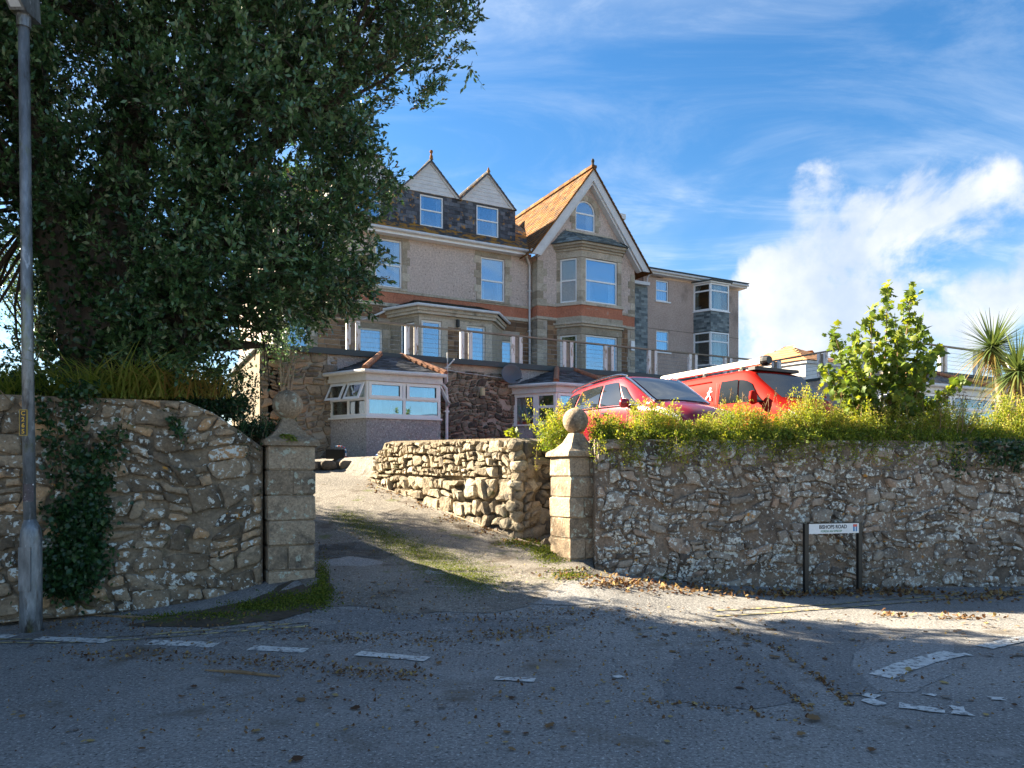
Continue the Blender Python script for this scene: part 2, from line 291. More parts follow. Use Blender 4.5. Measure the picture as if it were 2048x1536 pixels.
M['glass'] = glass_mat('window_glass', .24, (.70,.76,.80), (.62,.82,1,1)); M['glass_clear'] = glass_mat('clear_glass', .10, (.7,.76,.76)); M['car_glass'] = glass_mat('car_glass', .16, (.30,.36,.38))
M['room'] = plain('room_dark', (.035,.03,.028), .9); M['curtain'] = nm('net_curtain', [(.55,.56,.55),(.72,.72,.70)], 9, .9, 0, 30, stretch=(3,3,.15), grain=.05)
M['room_pale'] = plain('room_pale', (.42,.37,.30), .9)
M['blind'] = plain('roller_blind', (.62,.66,.70), .8)
M['red_car'] = plain('red_car_paint', (.25,.006,.018), .32, .2, .4, .6); M['red_van'] = plain('red_van_paint', (.36,.012,.007), .6, 0, .08, 0)
M['tyre'] = plain('tyre_rubber', (.02,.02,.02), .9); M['chrome'] = plain('bright_trim', (.7,.7,.7), .18, 1); M['grey_plastic'] = plain('grey_plastic', (.05,.05,.055), .6)
M['lamp_glass'] = plain('lamp_glass', (.55,.58,.62), .12); M['pale_metal'] = plain('pale_tube', (.62,.60,.55), .5)
M['gold'] = plain('gold_letter', (.80,.55,.22), .5); M['dish'] = plain('dish_grey', (.10,.11,.125), .55)
M['bark'] = nm('bark', [(.035,.028,.022),(.075,.06,.045)], 5, .95, .8, 18, grain=.3, stretch=(1,1,.3), disp=.04)
M['bark_pale'] = nm('bark_pale', [(.24,.19,.14),(.36,.30,.23)], 6, .95, .8, 20, grain=.3, stretch=(1,1,3), disp=.03)
M['twig'] = nm('twig', [(.16,.10,.055),(.30,.21,.12)], 8, .9, .2, 30)
M['oak_leaf'] = leaf_mat('evergreen_leaf', [(.014,.036,.014),(.042,.098,.034),(.085,.165,.06),(.20,.27,.13)], .2, .30, .75)
M['ivy_leaf'] = leaf_mat('ivy_leaf', [(.012,.035,.012),(.024,.068,.022),(.05,.11,.03)], .2, .4, .5)
M['bush_leaf'] = leaf_mat('bush_leaf', [(.08,.13,.025),(.20,.26,.04),(.36,.36,.06),(.46,.30,.12)], .42, .6, .25)
M['syc_leaf'] = leaf_mat('sycamore_leaf', [(.07,.12,.028),(.13,.19,.035),(.24,.27,.045),(.36,.30,.05)], .42, .5, .3)
M['grass'] = leaf_mat('grass_blade', [(.10,.15,.03),(.20,.26,.05),(.33,.32,.08),(.36,.20,.07)], .4, .6, .2)
M['moss'] = leaf_mat('moss_tuft', [(.05,.08,.015),(.10,.135,.022),(.17,.19,.04)], .3, .9, .1)
M['palm'] = leaf_mat('cordyline_blade', [(.05,.085,.03),(.085,.13,.04),(.16,.19,.06),(.36,.24,.07)], .3, .4, .4)
M['dead_leaf'] = leaf_mat('dead_leaf', [(.075,.038,.02),(.14,.075,.035),(.22,.135,.06),(.34,.25,.10)], .15, .8, .2)
M['soil'] = nm('soil', [(.045,.035,.025),(.09,.07,.05)], 3, .95, .8, 20, grain=.3, spots=[(MO, 3, .55, .1)])
M['blue'] = plain('blue_plastic', (.03,.10,.35), .5); M['sign_white'] = plain('sign_white', (.80,.81,.82), .4); M['sign_green'] = plain('sign_green', (.14,.30,.20), .5)
M['sign_blue'] = plain('sign_blue', (.05,.22,.45), .5); M['sign_red'] = plain('sign_red', (.75,.12,.08), .5); M['sign_ink'] = plain('sign_ink', (.02,.022,.025), .5)

# ------------------------------------------------------------------ ground
def left_wall_y(X): return 7.6+(X+5.37)*.4545
RW = [(1.14, 9.93), (7.95, 10.48), (22, 13.4)]
def right_wall_y(X):
    for (a, b), (c, d) in zip(RW, RW[1:]):
        if X <= c: return lerp(b, d, (X-a)/(c-a))
    return RW[-1][1]
DW0, DW1 = (.10, 11.02), (-2.98, 15.05)           # face of the driveway wall: near corner, far end
dwd = Vector((DW1[0]-DW0[0], DW1[1]-DW0[1])).normalized(); dwn = Vector((dwd.y, -dwd.x))
def sdw(X, Y): return (X-DW0[0])*dwn.x+(Y-DW0[1])*dwn.y          # > 0 behind the driveway wall (car park side)
def interp(tab, x):
    if x <= tab[0][0]: return tab[0][1]
    for (a, b), (c, d) in zip(tab, tab[1:]):
        if x <= c: return lerp(b, d, (x-a)/(c-a))
    return tab[-1][1]
def ramp(Y): return interp([(9.2,.38),(10,.41),(15.2,1.52),(16.5,1.78),(18,1.98),(19,2.0)], Y)
def road_z(X, Y):
    g = interp([(-7,.0),(-5,.1),(-3.6,.5),(-2.9,.95),(-2,1),(1,.9),(1.7,.55),(2.6,.25),(4,0)], X)
    return .38*g*ss(6.3, 9.3, Y)
def zg(X, Y):
    if Y < 9.2 or (X > 1.0 and Y < right_wall_y(X)+.1): return road_z(X, Y)
    z = ramp(Y)
    if Y > 10: z = lerp(z, 2.0, min(ss(.05, .32, sdw(X, Y)), ss(.05, .3, (Y-DW0[1])*.891-(X-DW0[0])*.454)))
    return z
def hit(px, py, lift=0):
    Y = 3.0; k = (HY-py)/F; a = (px-CX)/F
    while Y < 32 and EYE+k*Y > zg(a*Y, Y): Y += .1
    lo, hi = Y-.1, Y
    for _ in range(14):
        m = (lo+hi)/2
        if EYE+k*m > zg(a*m, m): lo = m
        else: hi = m
    return a*hi, hi, zg(a*hi, hi)+lift
def yb(X): return left_wall_y(X)+.18 if X < -2.9 else 9.15 if X < .75 else lerp(9.15, right_wall_y(1.25)+.15, (X-.75)/.5) if X < 1.25 else right_wall_y(X)+.15
def apron(x): return 7.72+2.0*ss(.1,1.2,x)+1.0*ss(2.0,2.75,-x)+.12*math.sin(x*2.1)+.05*math.sin(x*7)
def road():
    xs = sorted(set(list(np.arange(-60, -8, 4))+list(np.arange(-8, 10, .2))+list(np.arange(10, 70, 4))+[-2.9,-2.899])); nr = 40
    V = []
    for x in xs:
        y1 = yb(x)
        for j in range(nr+1):
            y = lerp(-40, y1, 1-(1-j/nr)**2.4); V.append((x, y, road_z(x, y)))
    Fq = [(i*(nr+1)+j, (i+1)*(nr+1)+j, (i+1)*(nr+1)+j+1, i*(nr+1)+j+1) for i in range(len(xs)-1) for j in range(nr)]
    o = np_mesh('road', np.array(V), np.array(Fq), M['asphalt']); o['kind'] = 'structure'; o.data.shade_smooth()
road()
def driveway():
    st = .16; xs = np.arange(-9.6, 30, st); ys = np.arange(9.12, 30, st); V = []; idx = {}; Fq = []
    def vid(i, j):
        if (i, j) not in idx: idx[i, j] = len(V); x, y = xs[i], ys[j]; V.append((x, y, zg(x, y)+.006))
        return idx[i, j]
    for i in range(len(xs)-1):
        for j in range(len(ys)-1):
            x, y = xs[i]+st/2, ys[j]+st/2
            if x > 1.1 and y < right_wall_y(x)+.25: continue
            if x > 12 and y < right_wall_y(x)+.3: continue
            if x < -2.7-(y-9.1)*.72: continue          # the garden is left of this line
            Fq.append((vid(i,j), vid(i+1,j), vid(i+1,j+1), vid(i,j+1)))
    ax_ = np.arange(-2.72, 1.3, .1); n0 = len(V)
    for x in ax_:
        for j in range(13): y = lerp(apron(x), 9.14, j/12); V.append((x, y, zg(x, y)+.006))
    Fq += [(n0+i*13+j, n0+(i+1)*13+j, n0+(i+1)*13+j+1, n0+i*13+j+1) for i in range(len(ax_)-1) for j in range(12)]
    o = np_mesh('driveway', np.array(V), np.array(Fq), M['tarmac_worn']); o['kind'] = 'structure'; o.data.shade_smooth()
    g = MB()
    pts = [(-2.95,9.15),(-3.2,9.6),(-5.0,12.3),(-8.6,17.6),(-11,21),(-60,21),(-60,-10),(-14.6,3.6),(-5.4,7.85),(-3.6,8.6)]
    g.add([(x, y, 2.2) for x, y in pts], [tuple(range(len(pts)))])
    side = pts[:5]; g.add([(x, y, 2.2) for x, y in side]+[(x+.3, y-.1, .1) for x, y in side], [(i, i+1, 6+i, 5+i) for i in range(4)])
    props(g.build('garden', M['soil']), kind='structure')
    far = MB(); far.add([(-900,-900,-.6),(900,-900,-.6),(900,900,-.6),(-900,900,-.6)], [(0,1,2,3)]); props(far.build('ground', M['soil']), kind='structure')
driveway()
def sheet(name, pts, m, lift, kind='structure', n=1):     # a thin sheet laid on the ground, pts in world x,y
    b = MB(); c = Vector((sum(p[0] for p in pts)/len(pts), sum(p[1] for p in pts)/len(pts)))
    k = len(pts); b.add([(c.x, c.y, zg(c.x, c.y)+lift)]+[(x, y, zg(x, y)+lift) for x, y in pts], [(0, i+1, (i+1)%k+1) for i in range(k)])
    return props(b.build(name, m), kind=kind)
def strip(name, line, w, m, lift, kind='structure', jag=0):
    pts = [hit(px, py) for px, py in line]; P = []
    for a, b in zip(pts, pts[1:]):
        n = max(2, int((Vector(b)-Vector(a)).length/.08)); P += [Vector(a).lerp(Vector(b), i/n) for i in range(n)]
    P.append(Vector(pts[-1])); vs = []
    for i, p in enumerate(P):
        d = (P[min(i+1,len(P)-1)]-P[max(0,i-1)]); nn = Vector((-d.y, d.x)).normalized(); ww = w/2*(1+random.uniform(-jag, jag))
        for s in (-1, 1): x, y = p.x+nn.x*ww*s, p.y+nn.y*ww*s; vs.append((x, y, zg(x, y)+lift))
    b = MB().add(vs, [(2*i, 2*i+1, 2*i+3, 2*i+2) for i in range(len(P)-1)]); return props(b.build(name, m), kind=kind)
def pxsheet(name, pp, m, lift): return sheet(name, [hit(*p)[:2] for p in pp], m, lift)
# worn patches of asphalt, painted marks
def blob(pp, n=3):                                       # roughen an outline
    out = []
    for a, b in zip(pp, pp[1:]+pp[:1]):
        for i in range(n): t = i/n; out.append((lerp(a[0],b[0],t)+random.uniform(-5,5), lerp(a[1],b[1],t)+random.uniform(-2,2)))
    return out
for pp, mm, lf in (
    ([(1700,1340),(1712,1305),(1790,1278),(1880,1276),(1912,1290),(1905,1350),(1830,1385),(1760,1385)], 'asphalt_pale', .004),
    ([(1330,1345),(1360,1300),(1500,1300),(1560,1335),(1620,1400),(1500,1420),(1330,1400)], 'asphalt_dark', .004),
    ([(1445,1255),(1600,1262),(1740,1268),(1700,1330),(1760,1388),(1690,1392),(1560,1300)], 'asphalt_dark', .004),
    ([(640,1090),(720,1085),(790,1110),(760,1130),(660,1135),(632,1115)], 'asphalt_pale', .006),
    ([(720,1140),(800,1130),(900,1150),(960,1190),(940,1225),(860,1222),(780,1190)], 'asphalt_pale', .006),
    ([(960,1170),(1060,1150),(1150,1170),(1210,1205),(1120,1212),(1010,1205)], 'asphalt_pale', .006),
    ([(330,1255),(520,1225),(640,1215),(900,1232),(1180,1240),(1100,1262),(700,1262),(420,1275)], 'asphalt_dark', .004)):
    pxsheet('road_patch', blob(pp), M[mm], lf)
for ln in ([(75,1278),(217,1284)], [(298,1286),(432,1292)], [(501,1297),(612,1303)], [(715,1308),(855,1320)], [(-60,1272),(26,1275)]):
    strip('road_marking', ln, .14, M['road_paint'], .009, jag=.10)
strip('road_marking', [(1762,1355),(1800,1338),(1850,1322),(1908,1308)], .19, M['road_paint'], .010, jag=.05)
strip('road_marking', [(1968,1296),(2010,1286),(2060,1276),(2120,1268)], .15, M['road_paint'], .009, jag=.1)
for ln, w in (([(1728,1390),(1756,1396)], .09), ([(1735,1408),(1760,1404)], .08), ([(1798,1412),(1890,1425)], .08), ([(1912,1414),(1926,1432)], .07), ([(1845,1388),(1872,1393)], .04), ([(1990,1396),(1998,1402)], .05), ([(1915,1311),(1938,1310)], .05), ([(1228,1356),(1245,1354)], .04), ([(990,1358),(1070,1362)], .05)):
    strip('road_marking', ln, w*1.7, M['road_paint'], .009, jag=.45)
for off in (0, 7):
    strip('yellow_line', [(-40,1279+off),(120,1280+off),(230,1275+off),(330,1268+off),(430,1260+off),(620,1246+off)], .035, M['road_yellow'], .008, jag=.3)
    strip('yellow_line', [(1430,1222+off*1.6),(1560,1215+off*1.5),(1700,1206+off*1.3),(1860,1194+off*1.1),(2060,1181+off)], .04, M['road_yellow'], .008, jag=.3)

# ------------------------------------------------------------------ stone walls
def clip(poly, a, b, c):              # keep a*x+b*y <= c
    out = []
    for p, q in zip(poly, poly[1:]+poly[:1]):
        dp, dq = a*p[0]+b*p[1]-c, a*q[0]+b*q[1]-c
        if dp <= 0: out.append(p)
        if dp*dq < 0: t = dp/(dp-dq); out.append((lerp(p[0],q[0],t), lerp(p[1],q[1],t)))
    return out
def cells(poly, w, h, jit=.3, drop=.1, course=.25, stop=.35, wv=1):
    """mixed rubble filling a convex outline: uneven splits, skewed corners, gaps left to the mortar"""
    x0, x1 = min(p[0] for p in poly), max(p[0] for p in poly); z0, z1 = min(p[1] for p in poly), max(p[1] for p in poly); out = []; ph = [random.uniform(0, 6) for _ in range(6)]
    def warp(x, z): return x+wv*(.22*w*math.sin(3.1*z/h*.35+ph[0])+.15*w*math.sin(x*2.3+ph[1]+z*3)), z+wv*(.34*h*math.sin(x/w*.62+ph[2])+.20*h*math.sin(x/w*1.7+ph[3]+z*1.3))
    def split(a, b, c, d, dep):
        W_, H_ = b-a, d-c
        if (W_ < 1.75*w and H_ < 1.6*h and random.random() < stop) or (W_ < .95*w and H_ < .95*h) or dep > 14:
            if random.random() < drop*.4: return
            k = jit*min(W_, H_); j = lambda: random.uniform(-k, k)*.5
            q = [(a+j(), c+j()), ((a+b)/2+j(), c+j()*.8), (b+j(), c+j()), (b+j()*.8, (c+d)/2+j()), (b+j(), d+j()), ((a+b)/2+j(), d+j()*.8), (a+j(), d+j()), (a+j()*.8, (c+d)/2+j())]
            mode = random.random()
            if mode < .35: q.pop(random.choice((0, 2, 4, 6)))
            if mode < .12: q = [q[i] for i in range(len(q)) if i != 3]
            out.append([warp(*p) for p in q]); return
        t = random.uniform(.32, .68)
        if W_/w > H_/h*random.uniform(.75, 1.35): m = lerp(a, b, t); split(a, m, c, d, dep+1); split(m, b, c, d, dep+1)
        else: m = lerp(c, d, t); split(a, b, c, m, dep+1); split(a, b, m, d, dep+1)
    z = z0-.1
    while z < z1+.1:                  # rough lifts of about three courses
        hh = h*random.uniform(2.2, 3.6); x = x0-.3
        while x < x1+.3: ww = w*random.uniform(2.5, 4.5); split(x, x+ww, z, z+hh, 0); x += ww
        z += hh
    n = len(poly); area = sum(poly[i][0]*poly[(i+1)%n][1]-poly[(i+1)%n][0]*poly[i][1] for i in range(n)); sp = poly if area > 0 else poly[::-1]; res = []
    for c in out:
        for a0, a1 in zip(sp, sp[1:]+sp[:1]):
            if len(c) < 3: break
            ex, ey = a1[0]-a0[0], a1[1]-a0[1]; c = clip(c, ey, -ex, ey*a0[0]-ex*a0[1])
        if len(c) >= 4:
            ar = sum(c[k][0]*c[(k+1)%len(c)][1]-c[(k+1)%len(c)][0]*c[k][1] for k in range(len(c)))/2
            if ar > .10*w*h: res.append(c)
    return res
def stone_mesh(mb, c, joint, proud, y0=0., rough=.12, bulge=1.0, rnd=1):
    """one stone: rounded outline, worn arris, uneven face; front looks to -y"""
    q = []
    for (a, b), (d, e) in zip(c, c[1:]+c[:1]):
        l = math.hypot(d-a, e-b)
        if l < 1e-4: continue
        k = min(.26, .02*rnd/l+.09); q += [(lerp(a,d,k), lerp(b,e,k)), (lerp(a,d,1-k), lerp(b,e,1-k))]
    if len(q) < 4: return
    cx, cz = sum(p[0] for p in q)/len(q), sum(p[1] for p in q)/len(q); n = len(q)
    def ring(sh, y, j):
        o = []
        for x, z in q:
            l = math.hypot(x-cx, z-cz)+1e-6; k = max(.25, (l-sh)/l)
            o.append((cx+(x-cx)*k+random.uniform(-j,j), y+random.uniform(-j,j)*.8, cz+(z-cz)*k+random.uniform(-j,j)))
        return o
    s = min(max(p[0] for p in q)-min(p[0] for p in q), max(p[1] for p in q)-min(p[1] for p in q))
    tx, tz = random.uniform(-rough, rough), random.uniform(-rough, rough)
    r0 = ring(joint, y0+.03, 0); r1 = ring(joint, y0-proud*.6, s*.02); r2 = ring(joint+min(s*.08,.03), y0-proud*bulge, s*.03)
    r2 = [(x, y+tx*(x-cx)+tz*(z-cz), z) for x, y, z in r2]
    cen = (cx+random.uniform(-.1,.1)*s, y0-proud*bulge-random.uniform(-.01,.05)*s, cz+random.uniform(-.1,.1)*s)
    mb.add(r0+r1+r2+[cen], [(k, (k+1)%n, n+(k+1)%n, n+k) for k in range(n)]+[(n+k, n+(k+1)%n, 2*n+(k+1)%n, 2*n+k) for k in range(n)]+[(2*n+k, 2*n+(k+1)%n, 3*n) for k in range(n)])
def lay(parent, polys, m, joint, proud, name='stone', limit=300, frame=None, key=None, flat=False, **kw):
    """every stone an object of its own, up to the limit, the rest joined"""
    polys = sorted(polys, key=key or (lambda c: 0)); rest = MB()
    for k, c in enumerate(polys):
        if k < limit:
            mb = MB(); stone_mesh(mb, c, joint, proud*random.uniform(.5, 1.35), **kw)
            if not mb.f: continue
            me = mb.mesh(name)
            if not flat: me.shade_smooth()
            o = link(name, me, m, parent)
            if frame is not None: o.matrix_parent_inverse = Matrix.Identity(4); o.location = frame[0]+(Vector((0,0,-BASE.get(parent.name,0))) if parent.type == 'EMPTY' else Vector()); o.rotation_euler = (0,0,frame[1])
        else: stone_mesh(rest, c, joint, proud*random.uniform(.5, 1.35), **kw)
    if rest.f: o = rest.build(name, m, parent, True); o['kind'] = 'stuff'
    return
def slab_noise(mb, poly, y0, y1, step=.16, amp=.02):  # a rough slab: gridded front
    x0, x1 = min(p[0] for p in poly), max(p[0] for p in poly); z0, z1 = min(p[1] for p in poly), max(p[1] for p in poly)
    mb.slab(poly, y0, y1)
# left wall: frame x along the wall from left to right, y into the wall
LA = math.atan(.4545)
lw = thing('stone_wall', 'tall rubble stone wall behind the lamp column with ivy growing over it', 'wall', (-5.37, 7.6, 0), LA)
LEN = 2.62
lout = [(-8,-.1),(LEN,.1),(LEN,1.93),(LEN-.25,2.12),(LEN-.55,2.33),(LEN-.85,2.45),(-8,2.45)]
MB().slab(lout, .03, .5).build('mortar', M['mortar'], lw)
lc = cells(lout, .33, .21, .34, .14)
lay(lw, lc, M['stone_left'], .020, .026, key=lambda c: abs(sum(p[0] for p in c)/len(c)-1.2), limit=290)
cb = MB()
# right wall in three straight lengths, one thing
rw = thing('stone_wall', 'long lichen spotted rubble stone wall behind the street name sign', 'wall', (RW[0][0], RW[0][1], 0), 0)
allc = []
for k in range(2):
    (ax, ay), (bx, by) = RW[k], RW[k+1]; ln = math.hypot(bx-ax, by-ay); an = math.atan2(by-ay, bx-ax)
    zt = 2.09
    o = MB().slab([(0,-.15),(ln,-.15),(ln,zt),(0,zt)], .03, .5).build('mortar', M['mortar_right'], rw); o.location = (ax-RW[0][0], ay-RW[0][1], 0); o.rotation_euler = (0,0,an)
    f = (Vector((ax-RW[0][0], ay-RW[0][1], 0)), an)
    cs = cells([(0.02,-.1),(ln,-.1),(ln,zt),(0.02,zt)], .24, .145, .42, .5) if k < 1 else []
    allc.append((cs, f))
random.seed(11)
n0 = 0
for (cs, f), lim in zip(allc, (300, 0)):
    cs = [c for c in cs if random.random() > .10]      # gaps where the mortar has spread over the stones
    if cs:
        random.shuffle(cs)
        cs.sort(key=lambda c: -((max(p[0] for p in c)-min(p[0] for p in c))*(max(p[1] for p in c)-min(p[1] for p in c)))); 
        big, small = cs[:lim], cs[lim:]
        lay(rw, big, M['stone_right'], 0.014, .017, limit=999, frame=f)
        rest = MB()
        for c in small: stone_mesh(rest, c, 0.014, .017*random.uniform(.5,1.3))
        if rest.f: o = rest.build('stone', M['stone_right'], rw, True); o['kind'] = 'stuff'; o.location = f[0]; o.rotation_euler = (0,0,f[1])
# driveway wall: lit face towards the lane, a return behind the pillar, its shade put into darker stone
dl = math.hypot(DW1[0]-DW0[0], DW1[1]-DW0[1]); da = math.atan2(DW0[1]-DW1[1], DW0[0]-DW1[0])
dw = thing('stone_wall', 'sunlit rough boulder wall along the right of the driveway', 'wall', (DW1[0], DW1[1], 0), da)
prof = [(0,1.35),(dl,.45),(dl,2.12),(dl-.15,2.17),(.95,2.27),(.62,2.24),(.45,2.02),(.22,1.96),(.2,1.66),(0,1.62)]
hull = [(0,1.3),(dl,.45),(dl,2.14),(.9,2.24),(.42,2.02),(0,1.72)]
MB().slab(prof, .05, .55).build('mortar', M['mortar_warm'], dw)
random.seed(5)
low = cells([(0,1.3),(dl,.45),(dl,1.55),(.0,1.62)], .36, .27, .42, .08, wv=.35); up = cells([(.25,1.64),(dl,1.54),(dl,2.14),(.9,2.24),(.42,2.02),(0.25,1.9)], .19, .16, .45, .08, wv=.4)
lay(dw, low, M['stone_drive'], .026, .085, rough=.22, bulge=1.05, flat=True); lay(dw, up, M['stone_drive'], .016, .06, rough=.22, flat=True)
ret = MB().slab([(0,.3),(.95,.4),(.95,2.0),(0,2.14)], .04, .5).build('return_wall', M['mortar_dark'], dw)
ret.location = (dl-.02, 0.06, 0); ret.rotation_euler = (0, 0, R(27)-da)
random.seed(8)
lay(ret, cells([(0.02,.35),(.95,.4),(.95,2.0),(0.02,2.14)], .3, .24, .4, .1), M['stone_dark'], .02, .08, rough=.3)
def rock(name, m, parent, loc, r, seed, sc=(1,1,1)):
    import bmesh
    q = random.Random(seed); bm = bmesh.new(); bmesh.ops.create_icosphere(bm, subdivisions=2, radius=1); dirs = [Vector((q.gauss(0,1), q.gauss(0,1), q.gauss(0,1))).normalized() for _ in range(9)]; cut = [q.uniform(.62,.9) for _ in dirs]
    for v in bm.verts:
        for d_, c_ in zip(dirs, cut):
            k = v.co.dot(d_)
            if k > c_: v.co -= d_*(k-c_)*.92
        v.co = Vector((v.co.x*r*sc[0], v.co.y*r*sc[1], v.co.z*r*sc[2]))*q.uniform(.95,1.05)
    me = bpy.data.meshes.new(name); bm.to_mesh(me); bm.free(); o = link(name, me, m, parent); o.location = loc; return o
random.seed(16)
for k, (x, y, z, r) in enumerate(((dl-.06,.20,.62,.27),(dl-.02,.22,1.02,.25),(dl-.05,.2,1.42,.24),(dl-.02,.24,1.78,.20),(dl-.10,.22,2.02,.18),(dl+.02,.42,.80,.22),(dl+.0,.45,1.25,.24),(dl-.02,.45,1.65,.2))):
    rock('boulder', M['stone_drive'] if 1 <= k < 5 else M['stone_dark'], dw, (x-.06, y+.06, z), r, k+30, (1.0,.9,.85))  # lowest and rear boulders darker, shade of the hollow put into their colour
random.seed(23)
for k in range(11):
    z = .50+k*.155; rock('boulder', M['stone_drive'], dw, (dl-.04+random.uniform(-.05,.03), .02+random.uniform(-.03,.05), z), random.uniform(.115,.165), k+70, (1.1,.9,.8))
for k, (x, y, z, r) in enumerate(((dl+.42,.24,.48,.2),(dl+.60,.36,.62,.24),(dl+.52,.52,.95,.22))): rock('boulder', M['stone_dark'], dw, (x, y, z), r, k+50, (1,.9,1.1))  # dark stone carries the shade of the hollow
# ------------------------------------------------------------------ gate pillars
def gate_pillar(label, x, y, zb, zc, w, courses):
    t = thing('gate_pillar', label, 'gate pillar', (x, y, zb), TH, 'pair of granite gate pillars with ball finials')
    h = zc-zb; n = len(courses); z = -.15
    MB().box(-w/2+.022, w/2-.022, -w/2+.022, w/2-.022, -.2, h).build('core', M['mortar'], t)
    ch = (h+.15)/n
    for k, split in enumerate(courses):
        z0, z1 = z+ch*k+.006, z+ch*(k+1)-.006
        xs = [-w/2, w/2] if not split else [-w/2, -w/2+w*split, w/2]
        for a, b in zip(xs, xs[1:]):
            j = lambda: random.uniform(-.009, .009); e = random.uniform(.010,.022)
            x0, x1, y0, y1 = a+.005+j(), b-.005+j(), -w/2+j(), w/2+j()
            jj = lambda: random.uniform(-.007, .007); ring = lambda z, i: [(x0+i+jj(),y0+i+jj(),z+jj()*.4),(x1-i+jj(),y0+i+jj(),z+jj()*.4),(x1-i+jj(),y1-i+jj(),z+jj()*.4),(x0+i+jj(),y1-i+jj(),z+jj()*.4)]
            vs = ring(z0, e)+ring(z0+e, 0)+ring(z1-e, 0)+ring(z1, e)
            MB().add(vs, [(3,2,1,0),(12,13,14,15)]+[(r*4+i, r*4+(i+1)%4, r*4+4+(i+1)%4, r*4+4+i) for r in range(3) for i in range(4)]).build('block', M['granite_gate'], t)
    c = MB(); W2 = w/2
    lv = [(W2-.01,h-.01),(W2+.045,h+.0),(W2+.045,h+.05),(W2+.02,h+.075),(W2-.06,h+.12),(W2-.13,h+.20),(.085,h+.30),(.07,h+.33)]
    vs = []
    for r, z in lv:
        for sx_, sy_ in ((-1,-1),(0,-1),(1,-1),(1,0),(1,1),(0,1),(-1,1),(-1,0)):
            vs.append((sx_*r+random.uniform(-.006,.006), sy_*r+random.uniform(-.006,.006), z+random.uniform(-.004,.004)))
    m_ = len(lv)
    c.add(vs, [(r*8+i, r*8+(i+1)%8, r*8+8+(i+1)%8, r*8+8+i) for r in range(m_-1) for i in range(8)]+[tuple(range(7,-1,-1)), tuple(range((m_-1)*8, m_*8))]); c.build('cap', M['granite_gate'], t)
    b = MB(); r = .182; b.lathe([(.075,h+.31),(.062,h+.335)]+[(max(.03,r*math.sin(a)), h+.33+r*.98-r*math.cos(a)) for a in np.linspace(.38, math.pi-.08, 14)], 28); b.build('ball', M['granite_gate'], t, True)
    return t
random.seed(3)
gate_pillar('weathered gate pillar at the end of the ivy grown wall, ball shaded by the tree', -2.77, 8.95, .30, 1.955, .56, [0, .42, 0, 0, .55, 0])
gate_pillar('gate pillar with a sunlit left side beside the bushes and red car', .90, 10.28, .30, 1.86, .53, [0, .5, 0, .45, 0, .62])

# ------------------------------------------------------------------ the house: windows and walls
def window(parent, A, B, z0, z1, rail=None, mull=(), rec=.07, curtain='room', fw=.06, glass='glass', name='window', blind=0, side_curtain=True, flip=0, base=0):
    """a window between plan points A and B (house frame), front looks right of A->B's left hand"""
    ax, ay = A; bx, by = B; w = math.hypot(bx-ax, by-ay); an = math.atan2(by-ay, bx-ax); b = MB()
    b.box(0, w, rec, rec+.07, z0, z0+fw).box(0, w, rec, rec+.07, z1-fw, z1).box(0, fw, rec, rec+.07, z0+fw, z1-fw).box(w-fw, w, rec, rec+.07, z0+fw, z1-fw)
    rails = [] if rail is None else (rail if hasattr(rail, '__len__') else [rail])
    rz = [z0+(z1-z0)*r for r in rails]
    for r in rz: b.box(fw, w-fw, rec+.004, rec+.066, r-fw*.5, r+fw*.5)
    mx = [w*q for q in mull]; zz = [z0+fw]+[v for r in rz for v in (r-fw*.5, r+fw*.5)]+[z1-fw]
    for q in mx:
        for k in range(0, len(zz), 2): b.box(q-fw*.5, q+fw*.5, rec+.002, rec+.068, zz[k], zz[k+1])
    o = b.build(name, M['white'], parent); o.location.x = ax; o.location.y = ay; o.rotation_euler = (0,0,an)
    xe = [fw]+[v for q in mx for v in (q-fw*.5, q+fw*.5)]+[w-fw]
    for i in range(0, len(xe), 2):
        for k in range(0, len(zz), 2):
            MB().box(xe[i], xe[i+1], rec+.03, rec+.04, zz[k], zz[k+1]).build('pane', M[glass], o)
    c = MB(); yb_ = rec+.16
    n = 28; amp = .018
    def drape(x0, x1, za, zb_, name_, mat_):
        k = max(6, int((x1-x0)*22)); vs = []
        for i in range(k+1): vs += [(lerp(x0,x1,i/k), yb_+amp*math.sin(i*1.9+x0*9), z) for z in (za, zb_)]
        MB().add(vs, [(2*i, 2*i+2, 2*i+3, 2*i+1) for i in range(k)]).build(name_, M[mat_], o)
    if curtain == 'net': drape(.02, w-.02, z0+.02, z1-.02, 'curtain', 'curtain')
    elif side_curtain and w > .6: drape(.02, w*.22, z0+.02, z1-.02, 'curtain', 'curtain'); drape(w*.78, w-.02, z0+.02, z1-.02, 'curtain', 'curtain')
    if blind: MB().box(.03, w-.03, yb_-.05, yb_-.04, z1-(z1-z0)*blind, z1-.02).build('blind', M['blind'], o)
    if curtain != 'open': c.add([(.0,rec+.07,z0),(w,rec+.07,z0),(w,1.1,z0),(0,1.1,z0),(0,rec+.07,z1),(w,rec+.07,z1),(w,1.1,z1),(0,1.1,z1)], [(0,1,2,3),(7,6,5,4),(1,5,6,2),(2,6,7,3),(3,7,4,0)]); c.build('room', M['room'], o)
    return o
